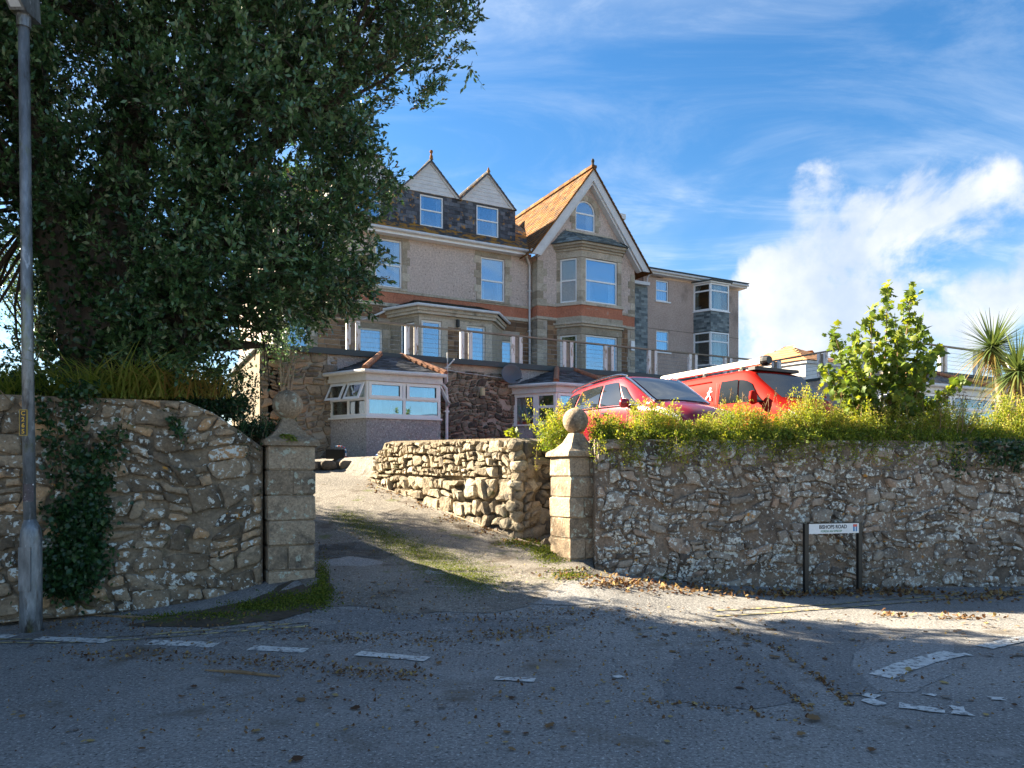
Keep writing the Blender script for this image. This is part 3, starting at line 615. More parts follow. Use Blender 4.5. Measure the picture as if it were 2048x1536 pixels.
def surround(parent, x0, x1, z0, z1, d, course=.29):
    """granite blocks round an opening: long and short quoins, lintel and sill"""
    g = .004; k = 0; z = z0
    n = max(2, round((z1-z0)/course)); ch = (z1-z0)/n
    for i in range(n):
        wl = .30 if i % 2 else .20
        for s in (-1, 1):
            a, b = (x0-wl, x0) if s < 0 else (x1, x1+wl)
            MB().box(a+g, b-g, d-.018-random.uniform(0,.006), d+.05, z0+i*ch+g, z0+(i+1)*ch-g).build('quoin', M['granite'], parent)
    MB().box(x0-.25, x1+.25, d-.022, d+.05, z1+g, z1+.24).build('lintel', M['granite'], parent)
    MB().box(x0-.2, x1+.2, d-.06, d+.05, z0-.09, z0-g).build('sill', M['granite'], parent)
def slates(mb, o, u, v, n, W_, H_, w, h, skip=None, jit=.012):
    """courses of slates on a plane: o corner, u along the eave, v up the slope, n outward"""
    o, u, v, n = Vector(o), Vector(u).normalized(), Vector(v).normalized(), Vector(n).normalized(); r = 0; y = 0
    while y < H_-.02:
        x = -w*(.5 if r % 2 else 0)
        while x < W_:
            a, b = max(0, x)+.004, min(W_, x+w)-.004; hh = min(h*1.02, H_-y)
            if b-a > .03 and not (skip and skip((a+b)/2, y+h/2)):
                t = .014+random.uniform(0, jit); q = y+random.uniform(-.008,.008)
                p = [o+u*a+v*q+n*t, o+u*b+v*q+n*(t+random.uniform(-.004,.004)), o+u*b+v*(q+hh)+n*.004, o+u*a+v*(q+hh)+n*.004, o+u*a+v*q, o+u*b+v*q]
                mb.add(p, [(0,1,2,3),(4,5,1,0)])
            x += w
        y += h; r += 1
    return mb
def ashlar(parent, x0, x1, z0, z1, d, excl, m, ch=.2, lmin=.25, lmax=.55, name='stone'):
    z = z0
    while z < z1-.05:
        h = min(ch*random.uniform(.85, 1.15), z1-z); x = x0-random.random()*.2
        while x < x1:
            w = random.uniform(lmin, lmax); a, b = max(x, x0), min(x+w, x1); x += w
            segs = [(a, b)]
            for e0, e1, f0, f1 in excl:
                if z+h > f0+.02 and z < f1-.02:
                    ns = []
                    for p, q in segs:
                        if q <= e0 or p >= e1: ns.append((p, q))
                        else:
                            if p < e0: ns.append((p, e0))
                            if q > e1: ns.append((e1, q))
                    segs = ns
            for p, q in segs:
                if q-p > .07: MB().box(p+.008, q-.008, d-.012-random.uniform(0,.014), d+.03, z+.008, z+h-.008).build(name, m, parent)
        z += h
def expand(fp, e):
    (a, b), (c, d), (f, g), (h, i) = fp; return [(a-e, b), (c-e*.55, d-e), (f+e*.55, g-e), (h+e, i)]
def toward(p, q, t):
    l = math.hypot(q[0]-p[0], q[1]-p[1]); return (p[0]+(q[0]-p[0])/l*t, p[1]+(q[1]-p[1])/l*t)
def bay_band(parent, fp, z0, z1, e, m, name): return MB().prism(expand(fp, e), z0, z1).build(name, m, parent)
def bay_columns(parent, fp, z0, z1, m, cw=.2, ends=.14):
    P0, P1, P2, P3 = fp
    n = max(1, round((z1-z0)/.45))
    for i in range(n):
        a, b = lerp(z0, z1, i/n)+.004, lerp(z0, z1, (i+1)/n)-.004
        for p, q, r in ((P1, P0, P2), (P2, P1, P3)):
            u, v = toward(p, q, cw), toward(p, r, cw); inn = ((u[0]+v[0])/2, max(u[1], v[1])+.16)
            MB().prism([u, p, v, inn], a, b).build('jamb_block', m, parent)
        for p, q, s in ((P0, P1, 1), (P3, P2, -1)):
            u = toward(p, q, ends); po = [p, u, (u[0]+.14*s, u[1]+.1), (p[0]+.14*s, p[1]+.1)]
            MB().prism(po if s > 0 else po[::-1], a, b).build('jamb_block', m, parent)

TZ = 4.95
hotel = house_thing('hotel', 'three storey pebbledashed stone house with pointed gable, dormers and orange band', 'house', TZ)
random.seed(21)
XL, XI = -5.6, 4.256
w1 = (-2.15, -1.146, 8.40, 10.14); w2 = (2.037, 3.076, 8.36, 10.04); w0 = (-4.75, -3.75, 8.40, 10.14)
wa = (-2.72, -1.88, 5.6, 6.85); wf = (-5.25, -4.5, 5.15, 7.0); wr = (2.90, 3.42, 5.5, 6.87)
b = MB(); wallpoly(b, rect(XL, XI, 8.32, 10.40), [rect(*w1), rect(*w2), rect(*w0)], 0); b.build('upper_wall', M['pebbledash'], hotel)
MB().box(XL, XI, -.03, .1, 8.22, 8.318).build('sill_band', M['granite'], hotel)
MB().box(XL, XI, -.006, .1, 7.82, 8.216).build('red_band', M['render_red'], hotel)
MB().box(XL, XI, -.05, .1, 7.70, 7.816).build('string_course', M['granite'], hotel)
b = MB(); wallpoly(b, rect(XL, XI, TZ-.05, 7.696), [rect(*wa), rect(*wf), rect(*wr)], .0); b.build('lower_wall', M['mortar_house'], hotel)
b = MB().box(XL, XL+.2, .002, 9.5, TZ-2, 10.3).box(XL, 9, 9.3, 9.5, TZ, 10.3); b.build('side_wall', M['pebbledash'], hotel)
for w in (w1, w2, w0): surround(hotel, *w, 0)
for w in (wa, wf, wr): surround(hotel, *w, 0, .3)
for w, r in ((w0, .47), (w1, .47), (w2, .47)): window(hotel, (w[0], 0), (w[1], 0), w[2], w[3], r, blind=.5 if w is w2 else 0)
window(hotel, (wa[0], 0), (wa[1], 0), wa[2], wa[3], None, curtain='net'); window(hotel, (wf[0], 0), (wf[1], 0), wf[2], wf[3], None, curtain='net'); window(hotel, (wr[0], 0), (wr[1], 0), wr[2], wr[3], None, curtain='net')
bf = [(-1.60, 0), (Lx(838, -1.25), -1.25), (Lx(984, -1.25), -1.25), (2.95, 0)]
ex = [(w[0]-.3, w[1]+.3, w[2]-.1, w[3]+.25) for w in (wa, wf, wr)]+[(bf[0][0]-.1, bf[3][0]+.05, 0, 8)]
ashlar(hotel, -4.2, XI-.05, TZ, 7.69, 0, ex, M['brownstone'])
# single storey bay on the terrace
dx0, dx1 = Lx(843, -1.25), Lx(884, -1.25); ex0, ex1 = Lx(933, -1.25), Lx(971, -1.25)
p1, p2 = bf[1], bf[2]
b = MB(); wallpoly(b, rect(p1[0], p2[0], TZ, 7.18), [rect(dx0, dx1, TZ+.02, 7.08), rect(ex0, ex1, 5.25, 7.04)], -1.25, .12); b.build('bay_wall', M['granite'], hotel)
ashlar(hotel, dx1+.22, ex0-.22, TZ, 6.9, -1.25, [], M['brownstone'], .22, .3, .5)
window(hotel, (dx0, -1.25), (dx1, -1.25), TZ+.02, 7.08, .33, name='door', fw=.085, side_curtain=False)
window(hotel, (ex0, -1.25), (ex1, -1.25), 5.25, 7.04, .22, curtain='net')
ca, cb_ = toward(bf[0], p1, .5), toward(p1, bf[0], .22)
window(hotel, ca, cb_, 5.3, 7.0, None, rec=.05, curtain='net', fw=.05)
for q0, q1 in ((bf[0], ca), (cb_, p1)):
    b = MB(); l = math.hypot(q1[0]-q0[0], q1[1]-q0[1]); b.box(0, l, 0, .12, TZ, 7.18); o = b.build('bay_side', M['granite'], hotel); o.location.x, o.location.y = q0; o.rotation_euler = (0, 0, math.atan2(q1[1]-q0[1], q1[0]-q0[0]))
b = MB(); l = math.hypot(ca[0]-cb_[0], ca[1]-cb_[1]); b.box(0, l, 0, .12, TZ, 5.28).box(0, l, 0, .12, 7.02, 7.18); o = b.build('bay_side', M['granite'], hotel); o.location.x, o.location.y = ca; o.rotation_euler = (0, 0, math.atan2(cb_[1]-ca[1], cb_[0]-ca[0]))
b = MB(); l = math.hypot(bf[3][0]-p2[0], bf[3][1]-p2[1]); b.box(0, l, 0, .12, TZ, 7.18); o = b.build('bay_side', M['granite'], hotel); o.location.x, o.location.y = p2; o.rotation_euler = (0, 0, math.atan2(bf[3][1]-p2[1], bf[3][0]-p2[0]))
for z0, z1, e in ((7.18, 7.27, .02), (7.27, 7.37, .14), (7.37, 7.5, .20)): bay_band(hotel, bf, z0+.001, z1-.001, e, M['granite'], 'cornice')
g = MB(); ez = expand(bf, .27); g.tube([(ez[0][0], ez[0][1]-.1, 7.54), (*ez[1], 7.54), (*ez[2], 7.54), (ez[3][0], ez[3][1]-.1, 7.54)], .055, 8); g.build('bay_gutter', M['white_old'], hotel)
g = MB(); g.tube([(ez[0][0]+.05, ez[0][1]-.12, 7.5), (ez[0][0]-.15, -.12, 7.38), (-2.95, -.1, 6.98), (-2.95, -.1, TZ)], .04, 8); g.build('drainpipe', M['white_old'], hotel)
b = MB(); R0 = expand(bf, .28); rz = 7.56; ta, tb = (bf[0][0]+1.0, 0, 8.05), (bf[3][0]-1.1, 0, 8.05)
def hip(mb, R0, rz, ta, tb, w=.26, h=.15):
    a, b_, c, d = [Vector((p[0], p[1], rz)) for p in R0]; ta, tb = Vector(ta), Vector(tb)
    mb.add([a, b_, c, d, ta, tb], [(0,1,4), (1,2,5,4), (2,3,5)])
    for o, u0, t0, t1 in ((a, b_, ta, ta), (b_, c, ta, tb), (c, d, tb, tb)):
        u = (u0-o); wd = u.length; u.normalize(); n = u.cross((t0+t1)/2-o).normalized(); v = n.cross(u).normalized(); H = (t0-o).dot(v)
        s0, s1 = (t0-o).dot(u), (t1-o).dot(u)
        def sk(x, y, s0=s0, s1=s1, wd=wd, H=H): return x < s0*y/H-.02 or x > wd-(wd-s1)*y/H+.02
        slates(mb, o, u, v, n, wd, H, w, h, sk)
hip(b, R0, rz, ta, tb); o = b.build('bay_roof', M['slate_mossy'], hotel); o['kind'] = 'stuff'
# main roof, eaves and dormers
EZ, ED = 10.42, -.36
RZ, RD = 13.9, 4.9
b = MB().add([(XL-.1,ED,EZ),(5.2,ED,EZ),(5.2,RD,RZ),(XL-.1,RD,RZ),(XL-.1,2*RD,EZ),(5.2,2*RD,EZ)], [(0,1,2,3),(3,2,5,4)])
sv = Vector((0, RD-ED, RZ-EZ)); sn = Vector((0, -(RZ-EZ), RD-ED))
slates(b, (XL, ED, EZ), (1,0,0), sv, sn, 9.7, 1.25, .26, .2); slates(b, (3.86, ED, EZ), (1,0,0), sv, sn, 1.4, 6.2, .26, .2)
b.tube([(XL,RD,RZ+.04),(5.2,RD,RZ+.04)], .1, 8); o = b.build('main_roof', M['slate_lichen'], hotel); o['kind'] = 'stuff'
MB().box(XL-.1, 3.9, ED+.02, 0.05, 10.24, 10.40).build('fascia', M['white'], hotel)
g = MB().tube([(XL-.1, ED-.06, EZ-.03), (3.85, ED-.06, EZ-.03)], .06, 8); g.build('gutter', M['white_old'], hotel)
DZ0, DZ1, DA = 10.95, 12.30, 13.52; DC = (-2.23, .175, 2.581); DH = 1.203
dwin = [(-2.70, -1.76), (Lx(840, .6), Lx(886, .6)), (Lx(953, .6), Lx(997, .6))]
b = MB(); wallpoly(b, rect(-3.43, 3.85, DZ0-.15, DZ1), [rect(x0, x1, 11.06, 12.24) for x0, x1 in dwin], .6, .1)
b.box(3.75, 3.85, .70, 4.2, DZ0-.2, DZ1).box(-3.43, -3.33, .70, 4.2, DZ0-.2, DZ1)
def insl(x, z): return any(x0-.1 < x-3.43 < x1+.1 and 11.0 < z+DZ0-.15 < 12.26 for x0, x1 in dwin)
slates(b, (-3.43, .6, DZ0-.15), (1,0,0), (0,0,1), (0,-1,0), 7.28, 1.5, .22, .15, insl, .004); o = b.build('dormer_cheek', M['slate_cheek'], hotel); o['kind'] = 'stuff'
for x0, x1 in dwin: window(hotel, (x0, .6), (x1, .6), 11.06, 12.24, .52, rec=.02, fw=.05)
for i, xc in enumerate(DC):
    b = MB().slab([(xc-DH, DZ1+.003), (xc+DH, DZ1+.003), (xc, DA)], .56, .66); gb = b.build('dormer_gable', M['white_old'], hotel)
    n = 8; step = (DA-DZ1)/n
    for k in range(n):                # weatherboards
        z0, z1 = DZ1+k*step, DZ1+(k+1)*step; h0 = DH*(1-k/n)-.1; h1 = DH*(1-(k+1)/n)-.1
        if h0 < .1: break
        q = [(xc-h0, .547, z0+.006), (xc+h0, .547, z0+.006), (xc+max(h1,.01), .556, z1), (xc-max(h1,.01), .556, z1), (xc-h0, .557, z0+.006), (xc+h0, .557, z0+.006)]
        MB().add(q, [(0,1,2,3), (4,5,1,0)]).build('plank', M['white_old'], gb)
    for s in (-1, 1):
        MB().slab([(xc-DH*1.0, DZ1-.02), (xc-DH*.93+.05, DZ1-.02), (xc, DA-.09), (xc, DA+.02)] if s < 0 else [(xc+DH*.93-.05, DZ1-.02), (xc+DH*1.0, DZ1-.02), (xc, DA+.02), (xc, DA-.09)], .50, .56).build('bargeboard', M['white_old'], gb)
    b = MB()
    for s in (-1, 1):
        e = Vector((xc+s*(DH+.05), .44, DZ1-.05)); a = Vector((xc, .44, DA+.03))
        b.add([e, a, a+Vector((0,5,0)), e+Vector((0,5,0)), e+Vector((0,0,-.05)), a+Vector((0,0,-.07))], [(0,1,2,3) if s < 0 else (3,2,1,0), (4,5,1,0) if s > 0 else (0,1,5,4)])
        v = (a-e).normalized(); slates(b, e if s < 0 else e, (0,1,0), v, (s*.7,0,.7), 4.5, (a-e).length, .28, .2)
    b.tube([(xc, .42, DA+.05), (xc, 5, DA+.05)], .07, 6); o = b.build('dormer_roof', M['slate_cheek'], hotel); o['kind'] = 'stuff'
MB().lathe([(.07,0),(.06,.1),(.035,.14),(.035,.2),(.06,.23),(.065,.27),(.05,.31),(.01,.33)], 10, (DC[1], .47, DA+.08)).build('finial', M['slate_orange'], hotel)
MB().lathe([(.06,0),(.04,.06),(.03,.1),(.01,.14)], 8, (DC[2], .47, DA+.08)).build('finial', M['slate_orange'], hotel)
# pointed gable wing
GD, GX, GA, GE = -.5, 6.66, 13.98, 10.25; GL, GR = 4.256, 8.98
arch = (Lx(1151, GD), Lx(1190, GD), 11.55, 12.78); ar = (arch[1]-arch[0])/2; acx = (arch[0]+arch[1])/2; asp = arch[3]-ar
def archpts(r, zs, zb, n=12): return [(acx-r, zb), (acx+r, zb)]+[(acx+r*math.cos(a), zs+r*math.sin(a)) for a in np.linspace(0, math.pi, n)]
b = MB(); wallpoly(b, [(GL,8.40),(GR,8.40),(GR,GE+.45),(GX,GA-.25),(GL,GE+.45)], [archpts(ar, asp, arch[2])], GD, .1)
b.box(GL, GL+.1, GD+.002, .05, 8.40, 10.3).box(GR-.1, GR, GD+.002, 6, TZ, 10.3); b.build('gable_wall', M['pebbledash'], hotel)
MB().box(GL-.03, GR, GD-.035, .02, 8.30, 8.396).build('sill_band', M['granite'], hotel)
MB().box(GL-.004, GR, GD-.006, .02, 7.86, 8.296).build('red_band', M['render_red'], hotel)
MB().box(GL-.05, GR, GD-.055, .02, 7.75, 7.856).build('string_course', M['granite'], hotel)
MB().box(GL, GR, GD, .02, TZ-.05, 7.745).build('gable_base', M['mortar_house'], hotel)
z = TZ
for k in range(18):                   # granite corner blocks
    z0 = TZ+.02+k*.3
    if z0 > 10.0: break
    if 7.7 < z0+.15 < 8.4: continue
    wl = .42 if k % 2 else .26
    MB().box(GL-.012, GL+wl, GD-.016, -.05, z0+.004, z0+.292).build('quoin', M['granite'], hotel); MB().box(GR-wl*.8, GR+.01, GD-.016, GD+.1, z0+.004, z0+.292).build('quoin', M['granite'], hotel)
ashlar(hotel, GL+.44, 5.25, TZ, 7.73, GD, [], M['brownstone'], .2, .25, .45); ashlar(hotel, 8.05, GR-.36, TZ, 7.73, GD, [], M['brownstone'], .2, .25, .4)
# arched attic window
fr = MB(); o1, o2 = archpts(ar-.003, asp, arch[2]), archpts(ar-.055, asp, arch[2]+.05); n = len(o1)
fr.add([(p[0],GD+.03,p[1]) for p in o1]+[(p[0],GD+.03,p[1]) for p in o2]+[(p[0],GD+.09,p[1]) for p in o2], [(i,(i+1)%n,n+(i+1)%n,n+i) for i in range(n)]+[(n+i,n+(i+1)%n,2*n+(i+1)%n,2*n+i) for i in range(n)])
fr.box(acx-ar+.055, acx+ar-.055, GD+.034, GD+.085, asp-.09, asp-.03)
aw = fr.build('window', M['white'], hotel); pz = archpts(ar-.05, asp, arch[2]+.04)
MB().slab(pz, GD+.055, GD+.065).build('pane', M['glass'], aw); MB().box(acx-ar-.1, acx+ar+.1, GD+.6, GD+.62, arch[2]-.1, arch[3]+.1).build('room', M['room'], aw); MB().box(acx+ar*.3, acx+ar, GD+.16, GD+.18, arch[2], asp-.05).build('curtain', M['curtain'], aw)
for a in np.linspace(0, math.pi, 8)[:-1]:
    a0, a1 = a+.012, a+math.pi/7-.012; q = [(acx+r*math.cos(t), asp+r*math.sin(t)) for r, t in ((ar+.004,a0),(ar+.24,a0),(ar+.24,a1),(ar+.004,a1))]
    MB().slab(q, GD-.018, GD+.05).build('voussoir', M['granite'], hotel)
for k in range(3):
    for s in (-1, 1):
        wl = .27 if k % 2 else .18; z0 = arch[2]+k*.255; a, c = (acx-ar-wl, acx-ar-.004) if s < 0 else (acx+ar+.004, acx+ar+wl)
        MB().box(a, c, GD-.02, GD+.05, z0+.004, z0+.25).build('quoin', M['granite'], hotel)
# two storey canted bay on the gable
gf = [(Lx(1113, GD), GD), (Lx(1163, -1.3), -1.3), (Lx(1243, -1.3), -1.3), (8.12, GD)]
bay_band(hotel, gf, TZ, 5.30, 0, M['granite'], 'bay_base'); bay_columns(hotel, gf, 5.304, 7.16, M['granite'])
for z0, z1, e, mm, nn in ((7.165,7.46,.02,'granite','lintel_band'), (7.464,7.55,.10,'granite','cornice'), (7.554,7.64,.18,'granite','cornice'), (7.644,7.86,.05,'granite','string_course'), (7.864,8.30,.03,'render_red','red_band'), (8.304,8.43,.08,'granite','sill_band')): bay_band(hotel, gf, z0, z1, e, M[mm], nn)
bay_columns(hotel, gf, 8.434, 10.20, M['granite'])
for z0, z1, e in ((10.205,10.47,.02), (10.474,10.56,.07), (10.564,10.66,.14), (10.664,10.76,.2)): bay_band(hotel, gf, z0, z1, e, M['granite'], 'cornice')
for z0, z1, r in ((5.32, 7.15, .22), (8.45, 10.19, .50)):
    window(hotel, toward(gf[1], gf[2], .2), toward(gf[2], gf[1], .2), z0, z1, r, rec=.05, blind=.5 if r == .5 else 0)
    window(hotel, toward(gf[0], gf[1], .14), toward(gf[1], gf[0], .2), z0, z1, r, rec=.05, blind=.46 if r == .5 else 0, glass='glass_clear', side_curtain=r < .4)
    window(hotel, toward(gf[2], gf[3], .2), toward(gf[3], gf[2], .14), z0, z1, r, rec=.05)
b = MB(); hip(b, expand(gf, .26), 10.77, (gf[0][0]+.35, GD, 11.42), (gf[3][0]-.35, GD, 11.42), .24, .14)
o = b.build('bay_roof', M['slate_green'], hotel); o['kind'] = 'stuff'
MB().box(gf[0][0]+.4, gf[3][0]-.4, GD-.08, GD+.02, 11.40, 11.47).build('roof_flashing', M['granite'], hotel)
# gable roof
for s in (-1, 1):
    q = [(GX-2.86, 10.17), (GX-2.52, 10.17), (GX, GA-.47), (GX, GA)] if s < 0 else [(GX+2.52, 10.17), (GX+2.86, 10.17), (GX, GA), (GX, GA-.47)]
    MB().slab(q, -.86, -.78).build('bargeboard', M['white_old'], hotel)
    MB().slab([(GX-2.5,10.17),(GX-2.4,10.17),(GX,GA-.60),(GX,GA-.45)] if s < 0 else [(GX+2.4,10.17),(GX+2.5,10.17),(GX,GA-.45),(GX,GA-.60)], -.778, GD-.005).build('soffit', M['white_old'], hotel)
b = MB()
for s in (-1, 1):
    e = Vector((GX+s*2.95, -.92, 10.13)); a = Vector((GX, -.92, GA+.06)); bk = Vector((0, 6.9, 0))
    b.add([e, a, a+bk, e+bk, e-Vector((0,0,.07)), a-Vector((0,0,.09))], [(0,1,2,3) if s < 0 else (3,2,1,0), (4,5,1,0) if s > 0 else (0,1,5,4)])
    v = (a-e); n = Vector((s*v.z, 0, abs(v.x))); slates(b, e, (0,1,0), v, n, 6.9, v.length, .26, .19)
for k in range(16): y = -.92+k*.43; b.box(GX-.12, GX+.12, y, y+.42, GA+.03, GA+.14+.012*(k % 2))
o = b.build('gable_roof', M['slate_orange'], hotel); o['kind'] = 'stuff'
MB().lathe([(.10,0),(.09,.06),(.05,.12),(.055,.18),(.07,.24),(.05,.31),(.02,.34)], 10, (GX, -.8, GA+.1)).build('finial', M['bark'], hotel)
g = MB().tube([(3.85, ED-.06, EZ-.03), (4.05, -.42, 10.38), (3.82, -.85, 10.30)], .06, 8); g.build('gutter', M['white_old'], hotel)
g = MB().tube([(3.86, ED-.06, 10.34), (3.86, -.3, 10.25), (4.13, -.09, 9.95), (4.13, -.09, TZ)], .042, 8)
for zz in (8.9, 7.3, 5.9): g.box(4.07, 4.19, -.13, 0, zz, zz+.05)
g.build('drainpipe', M['white_old'], hotel)
cx0, cx1 = Lx(1234, 3.5), Lx(1246, 3.5); c = MB().box(cx0, cx1, 3.5, 4.2, 10, 14.05); c.build('chimney', M['brownstone'], hotel); MB().box(cx0-.1, cx1+.1, 3.4, 4.3, 14.053, 14.3).build('chimney_cap', M['white_old'], hotel)
# fittings on the house
def walllamp(x, d, z, label, m):
    t = thing('wall_light', label, 'wall light', (*h2w(x, d), z), TH); MB().box(-.04, .04, -.03, 0, -.14, .14).build('back_plate', M['black'], t); MB().tube([(0,-.09,-.13),(0,-.09,.13)], .055, 10).build('lamp_shade', m, t); return t
walllamp(Lx(914, -1.25), -1.27, 7.05, 'small grey up and down light under the bay cornice', M['black'])
t = thing('alarm_box', 'small white alarm box on the right edge of the gable wing', 'alarm box', (*h2w(8.82, GD-.02), 7.05), TH); MB().slab([(-.09,-.2),(.09,-.2),(.1,.0),(.09,.2),(-.09,.2),(-.1,0)], -.09, 0).build('cover', M['white'], t); MB().box(-.05, .05, -.1, -.09, -.1, -.06).build('slot', M['black'], t)

# ------------------------------------------------------------------ flat roofed annex on the right
annex = house_thing('annex_building', 'flat roofed grey rendered block with oriel windows right of the gable', 'building', TZ)
AD, AX0, AX1, AZ = 1.0, 10.62, 16.42, 10.62
an1 = (Lx(1312, AD), Lx(1337, AD), 8.24-.0, 9.0); an = [(Lx(1312, AD), Lx(1337, AD), 9.58, 10.53), (Lx(1312.5, AD), Lx(1338, AD), 7.25, 8.22)]
obx0, obx1 = Lx(1387, AD), Lx(1459, .2)
b = MB(); wallpoly(b, rect(AX0, AX1, TZ-1, AZ), [rect(*w) for w in an], AD, .1)
b.box(AX1-.12, AX1, AD+.002, 9, TZ-1, AZ).box(AX0, AX0+.12, AD+.002, 6, TZ-1, AZ); b.build('wall', M['render_annex'], annex)
MB().box(AX0, AX1, AD-.006, AD+.02, 8.27, 8.29).build('render_joint', M['mortar_dark'], annex)
for w in an: window(annex, (w[0], AD), (w[1], AD), w[2], w[3], .52, rec=.04, curtain='net', fw=.05); MB().box(w[0]-.06, w[1]+.1, AD-.06, AD+.02, w[2]-.06, w[2]-.003).build('sill', M['white'], annex)
MB().box(AX0-.3, AX1+.3, AD-.28, 9, AZ+.08, AZ+.28).build('fascia', M['white_old'], annex); MB().box(AX0-.36, AX1+.36, AD-.36, 9, AZ+.285, AZ+.33).build('roof', M['dark_board'], annex)
g = MB().tube([(AX0-.3, AD-.34, AZ+.2), (AX1+.32, AD-.34, AZ+.2)], .05, 8).tube([(AX0+.2, AD-.34, AZ+.17), (AX0+.16, AD-.08, AZ-.1), (AX0+.16, AD-.06, AZ-.5)], .035, 8); g.build('gutter', M['white_old'], annex)
of = [(obx0, AD), (Lx(1421, .25), .25), (Lx(1458, .25), .25), (obx1+.35, AD)]
for z0, z1 in ((9.28, 10.55), (6.7, 8.27)):
    window(annex, of[0], of[1], z0, z1, .72, rec=.0, fw=.07, glass='glass_clear'); window(annex, of[1], of[2], z0, z1, .72, rec=.0, fw=.07, glass='glass_clear', curtain='net'); window(annex, of[2], of[3], z0, z1, .72, rec=.0, fw=.07)
b = MB().prism(of, 8.31, 9.23)
for p, q in ((of[0], of[1]), (of[1], of[2])):
    u = Vector((q[0]-p[0], q[1]-p[1], 0)); slates(b, (p[0], p[1], 8.31), u, (0,0,1), Vector((u.y, -u.x, 0)), u.length, .92, .26, .1, None, .006)
o = b.build('hung_slates', M['slate_green'], annex); o['kind'] = 'stuff'
for z0, z1, e in ((9.235, 9.275, .05), (10.56, 10.62, .08)): bay_band(annex, of, z0, z1, e, M['white'], 'oriel_trim')
bay_band(annex, of, 10.625, 10.67, .16, M['dark_board'], 'oriel_roof'); bay_band(annex, of, 6.3, 6.69, .0, M['slate_green'], 'oriel_base')
b = MB().box(9.0, AX0-.005, .7, 2, TZ-1, 10.05); slates(b, (9.0, .7, TZ-.2), (1,0,0), (0,0,1), (0,-1,0), AX0-9.0, 5.2, .28, .12, None, .006); o = b.build('hung_slates', M['slate_green'], annex); o['kind'] = 'stuff'
MB().box(8.99, AX0-.02, .5, 2, 10.06, 10.2).build('link_roof_edge', M['white_old'], annex)

# ------------------------------------------------------------------ terrace blocks under the house
tb = house_thing('terrace_block', 'long stone flats block with a dark edge board carrying the terrace', 'building', 2.0)
TD = -6.0; TX0, TX1 = -6.99, 11.0
swin = (LX0, LX1) = (.9, 1.5)
MB().box(TX0+.45, TX1, TD+.04, .0, 1.7, 4.84).build('core_wall', M['mortar_house'], tb)
b = MB()                              # sunlit side wall with a narrow opening, frame: y runs back along the house side
wallpoly(b, rect(0, 5.95, 1.6, 4.84), [rect(.55, .95, 3.0, 4.15)], 0, .2); o = b.build('side_wall', M['mortar_warm'], tb); o.location.x, o.location.y = TX0, TD+5.97; o.rotation_euler = (0, 0, R(-90))
MB().box(TX0-.1, TX1, TD-.05, .0, 4.845, 4.94).build('terrace_floor', M['dark_board'], tb)
MB().box(Lx(600, TD), TX1, TD-.12, TD-.055, 4.80, 4.955).build('edge_board', M['dark_board'], tb)
random.seed(31)
lay(tb, cells(rect(TX0+.02, -5.0, 1.9, 4.8), .36, .19, .3, .12), M['stone_house'], .016, .035, frame=(Vector((0, TD+.01, 0)), 0))
lay(tb, cells(rect(-2.25, .38, 2.0, 4.62), .26, .17, .34, .12), M['stone_dark'], .014, .035, frame=(Vector((0, TD+.01, 0)), 0))
MB().box(-5.28, -2.26, TD+.0, TD+.05, 4.25, 4.84).build('render_panel', M['pebble_grey'], tb); MB().box(.39, 4.2, TD+.0, TD+.05, 3.9, 4.84).build('render_panel', M['pebble_grey'], tb)
lay(tb, cells(rect(4.2, 8.5, 3.9, 4.8), .3, .18, .34, .12), M['stone_dark'], .014, .035, frame=(Vector((0, TD+.01, 0)), 0))
PD = -10.9
tb2 = house_thing('terrace_block', 'lower terrace block behind the sapling and palms', 'building', 2.0)
MB().box(11.02, 32, PD, -.02, 1.7, 4.84).build('core_wall', M['mortar_house'], tb2); MB().box(11.01, 32, PD-.12, -.02, 4.845, 4.94).build('terrace_floor', M['dark_board'], tb2)
# railings
def railing(label, line, posts, ez=4.955, group='weathered terrace railings'):
    t = house_thing('terrace_railing', label, 'railing', ez, group)
    for (a, b_) in zip(line, line[1:]):
        MB().bar((*a, 5.79), (*b_, 5.79), .10, .045).build('top_rail', M['timber'], t)
        for k in range(5): MB().bar((*a, 5.08+k*.13), (*b_, 5.08+k*.13), .008).build('wire', M['galv'], t)
    for (x, y, ang) in posts:
        for s in (-.13, .0, .13):
            b = MB(); b.box(-.055, .055, -.05, .05, ez+.002, 5.76-.0) if s else b.box(-.06, .06, -.02, .02, ez+.002, 5.74)
            o = b.build('post', M['white_peel'] if s else M['timber'], t); o.location.x, o.location.y = x+math.cos(ang)*s, y+math.sin(ang)*s; o.rotation_euler = (0, 0, ang)
    return t
pl = [(Lx(px, TD), TD, 0) for px in (560, 706, 823, 932, 1033, 1135, 1217, 1304, 1385, 1455)]
railing('long terrace railing with white peeling posts in front of the house', [(TX0+.1, TD), (11.0, TD)], pl)
railing('short railing run coming forward above the red van', [(11.0, TD), (11.0, PD)], [(11.0, y, math.pi/2) for y in (-6.3, -8.3, -10.0)])
railing('railing running away behind the palms', [(11.0, PD), (26, PD)], [(x, PD, 0) for x in (11.3, Lx(1800, PD), Lx(1885, PD), Lx(1955, PD), Lx(2020, PD), 20)])
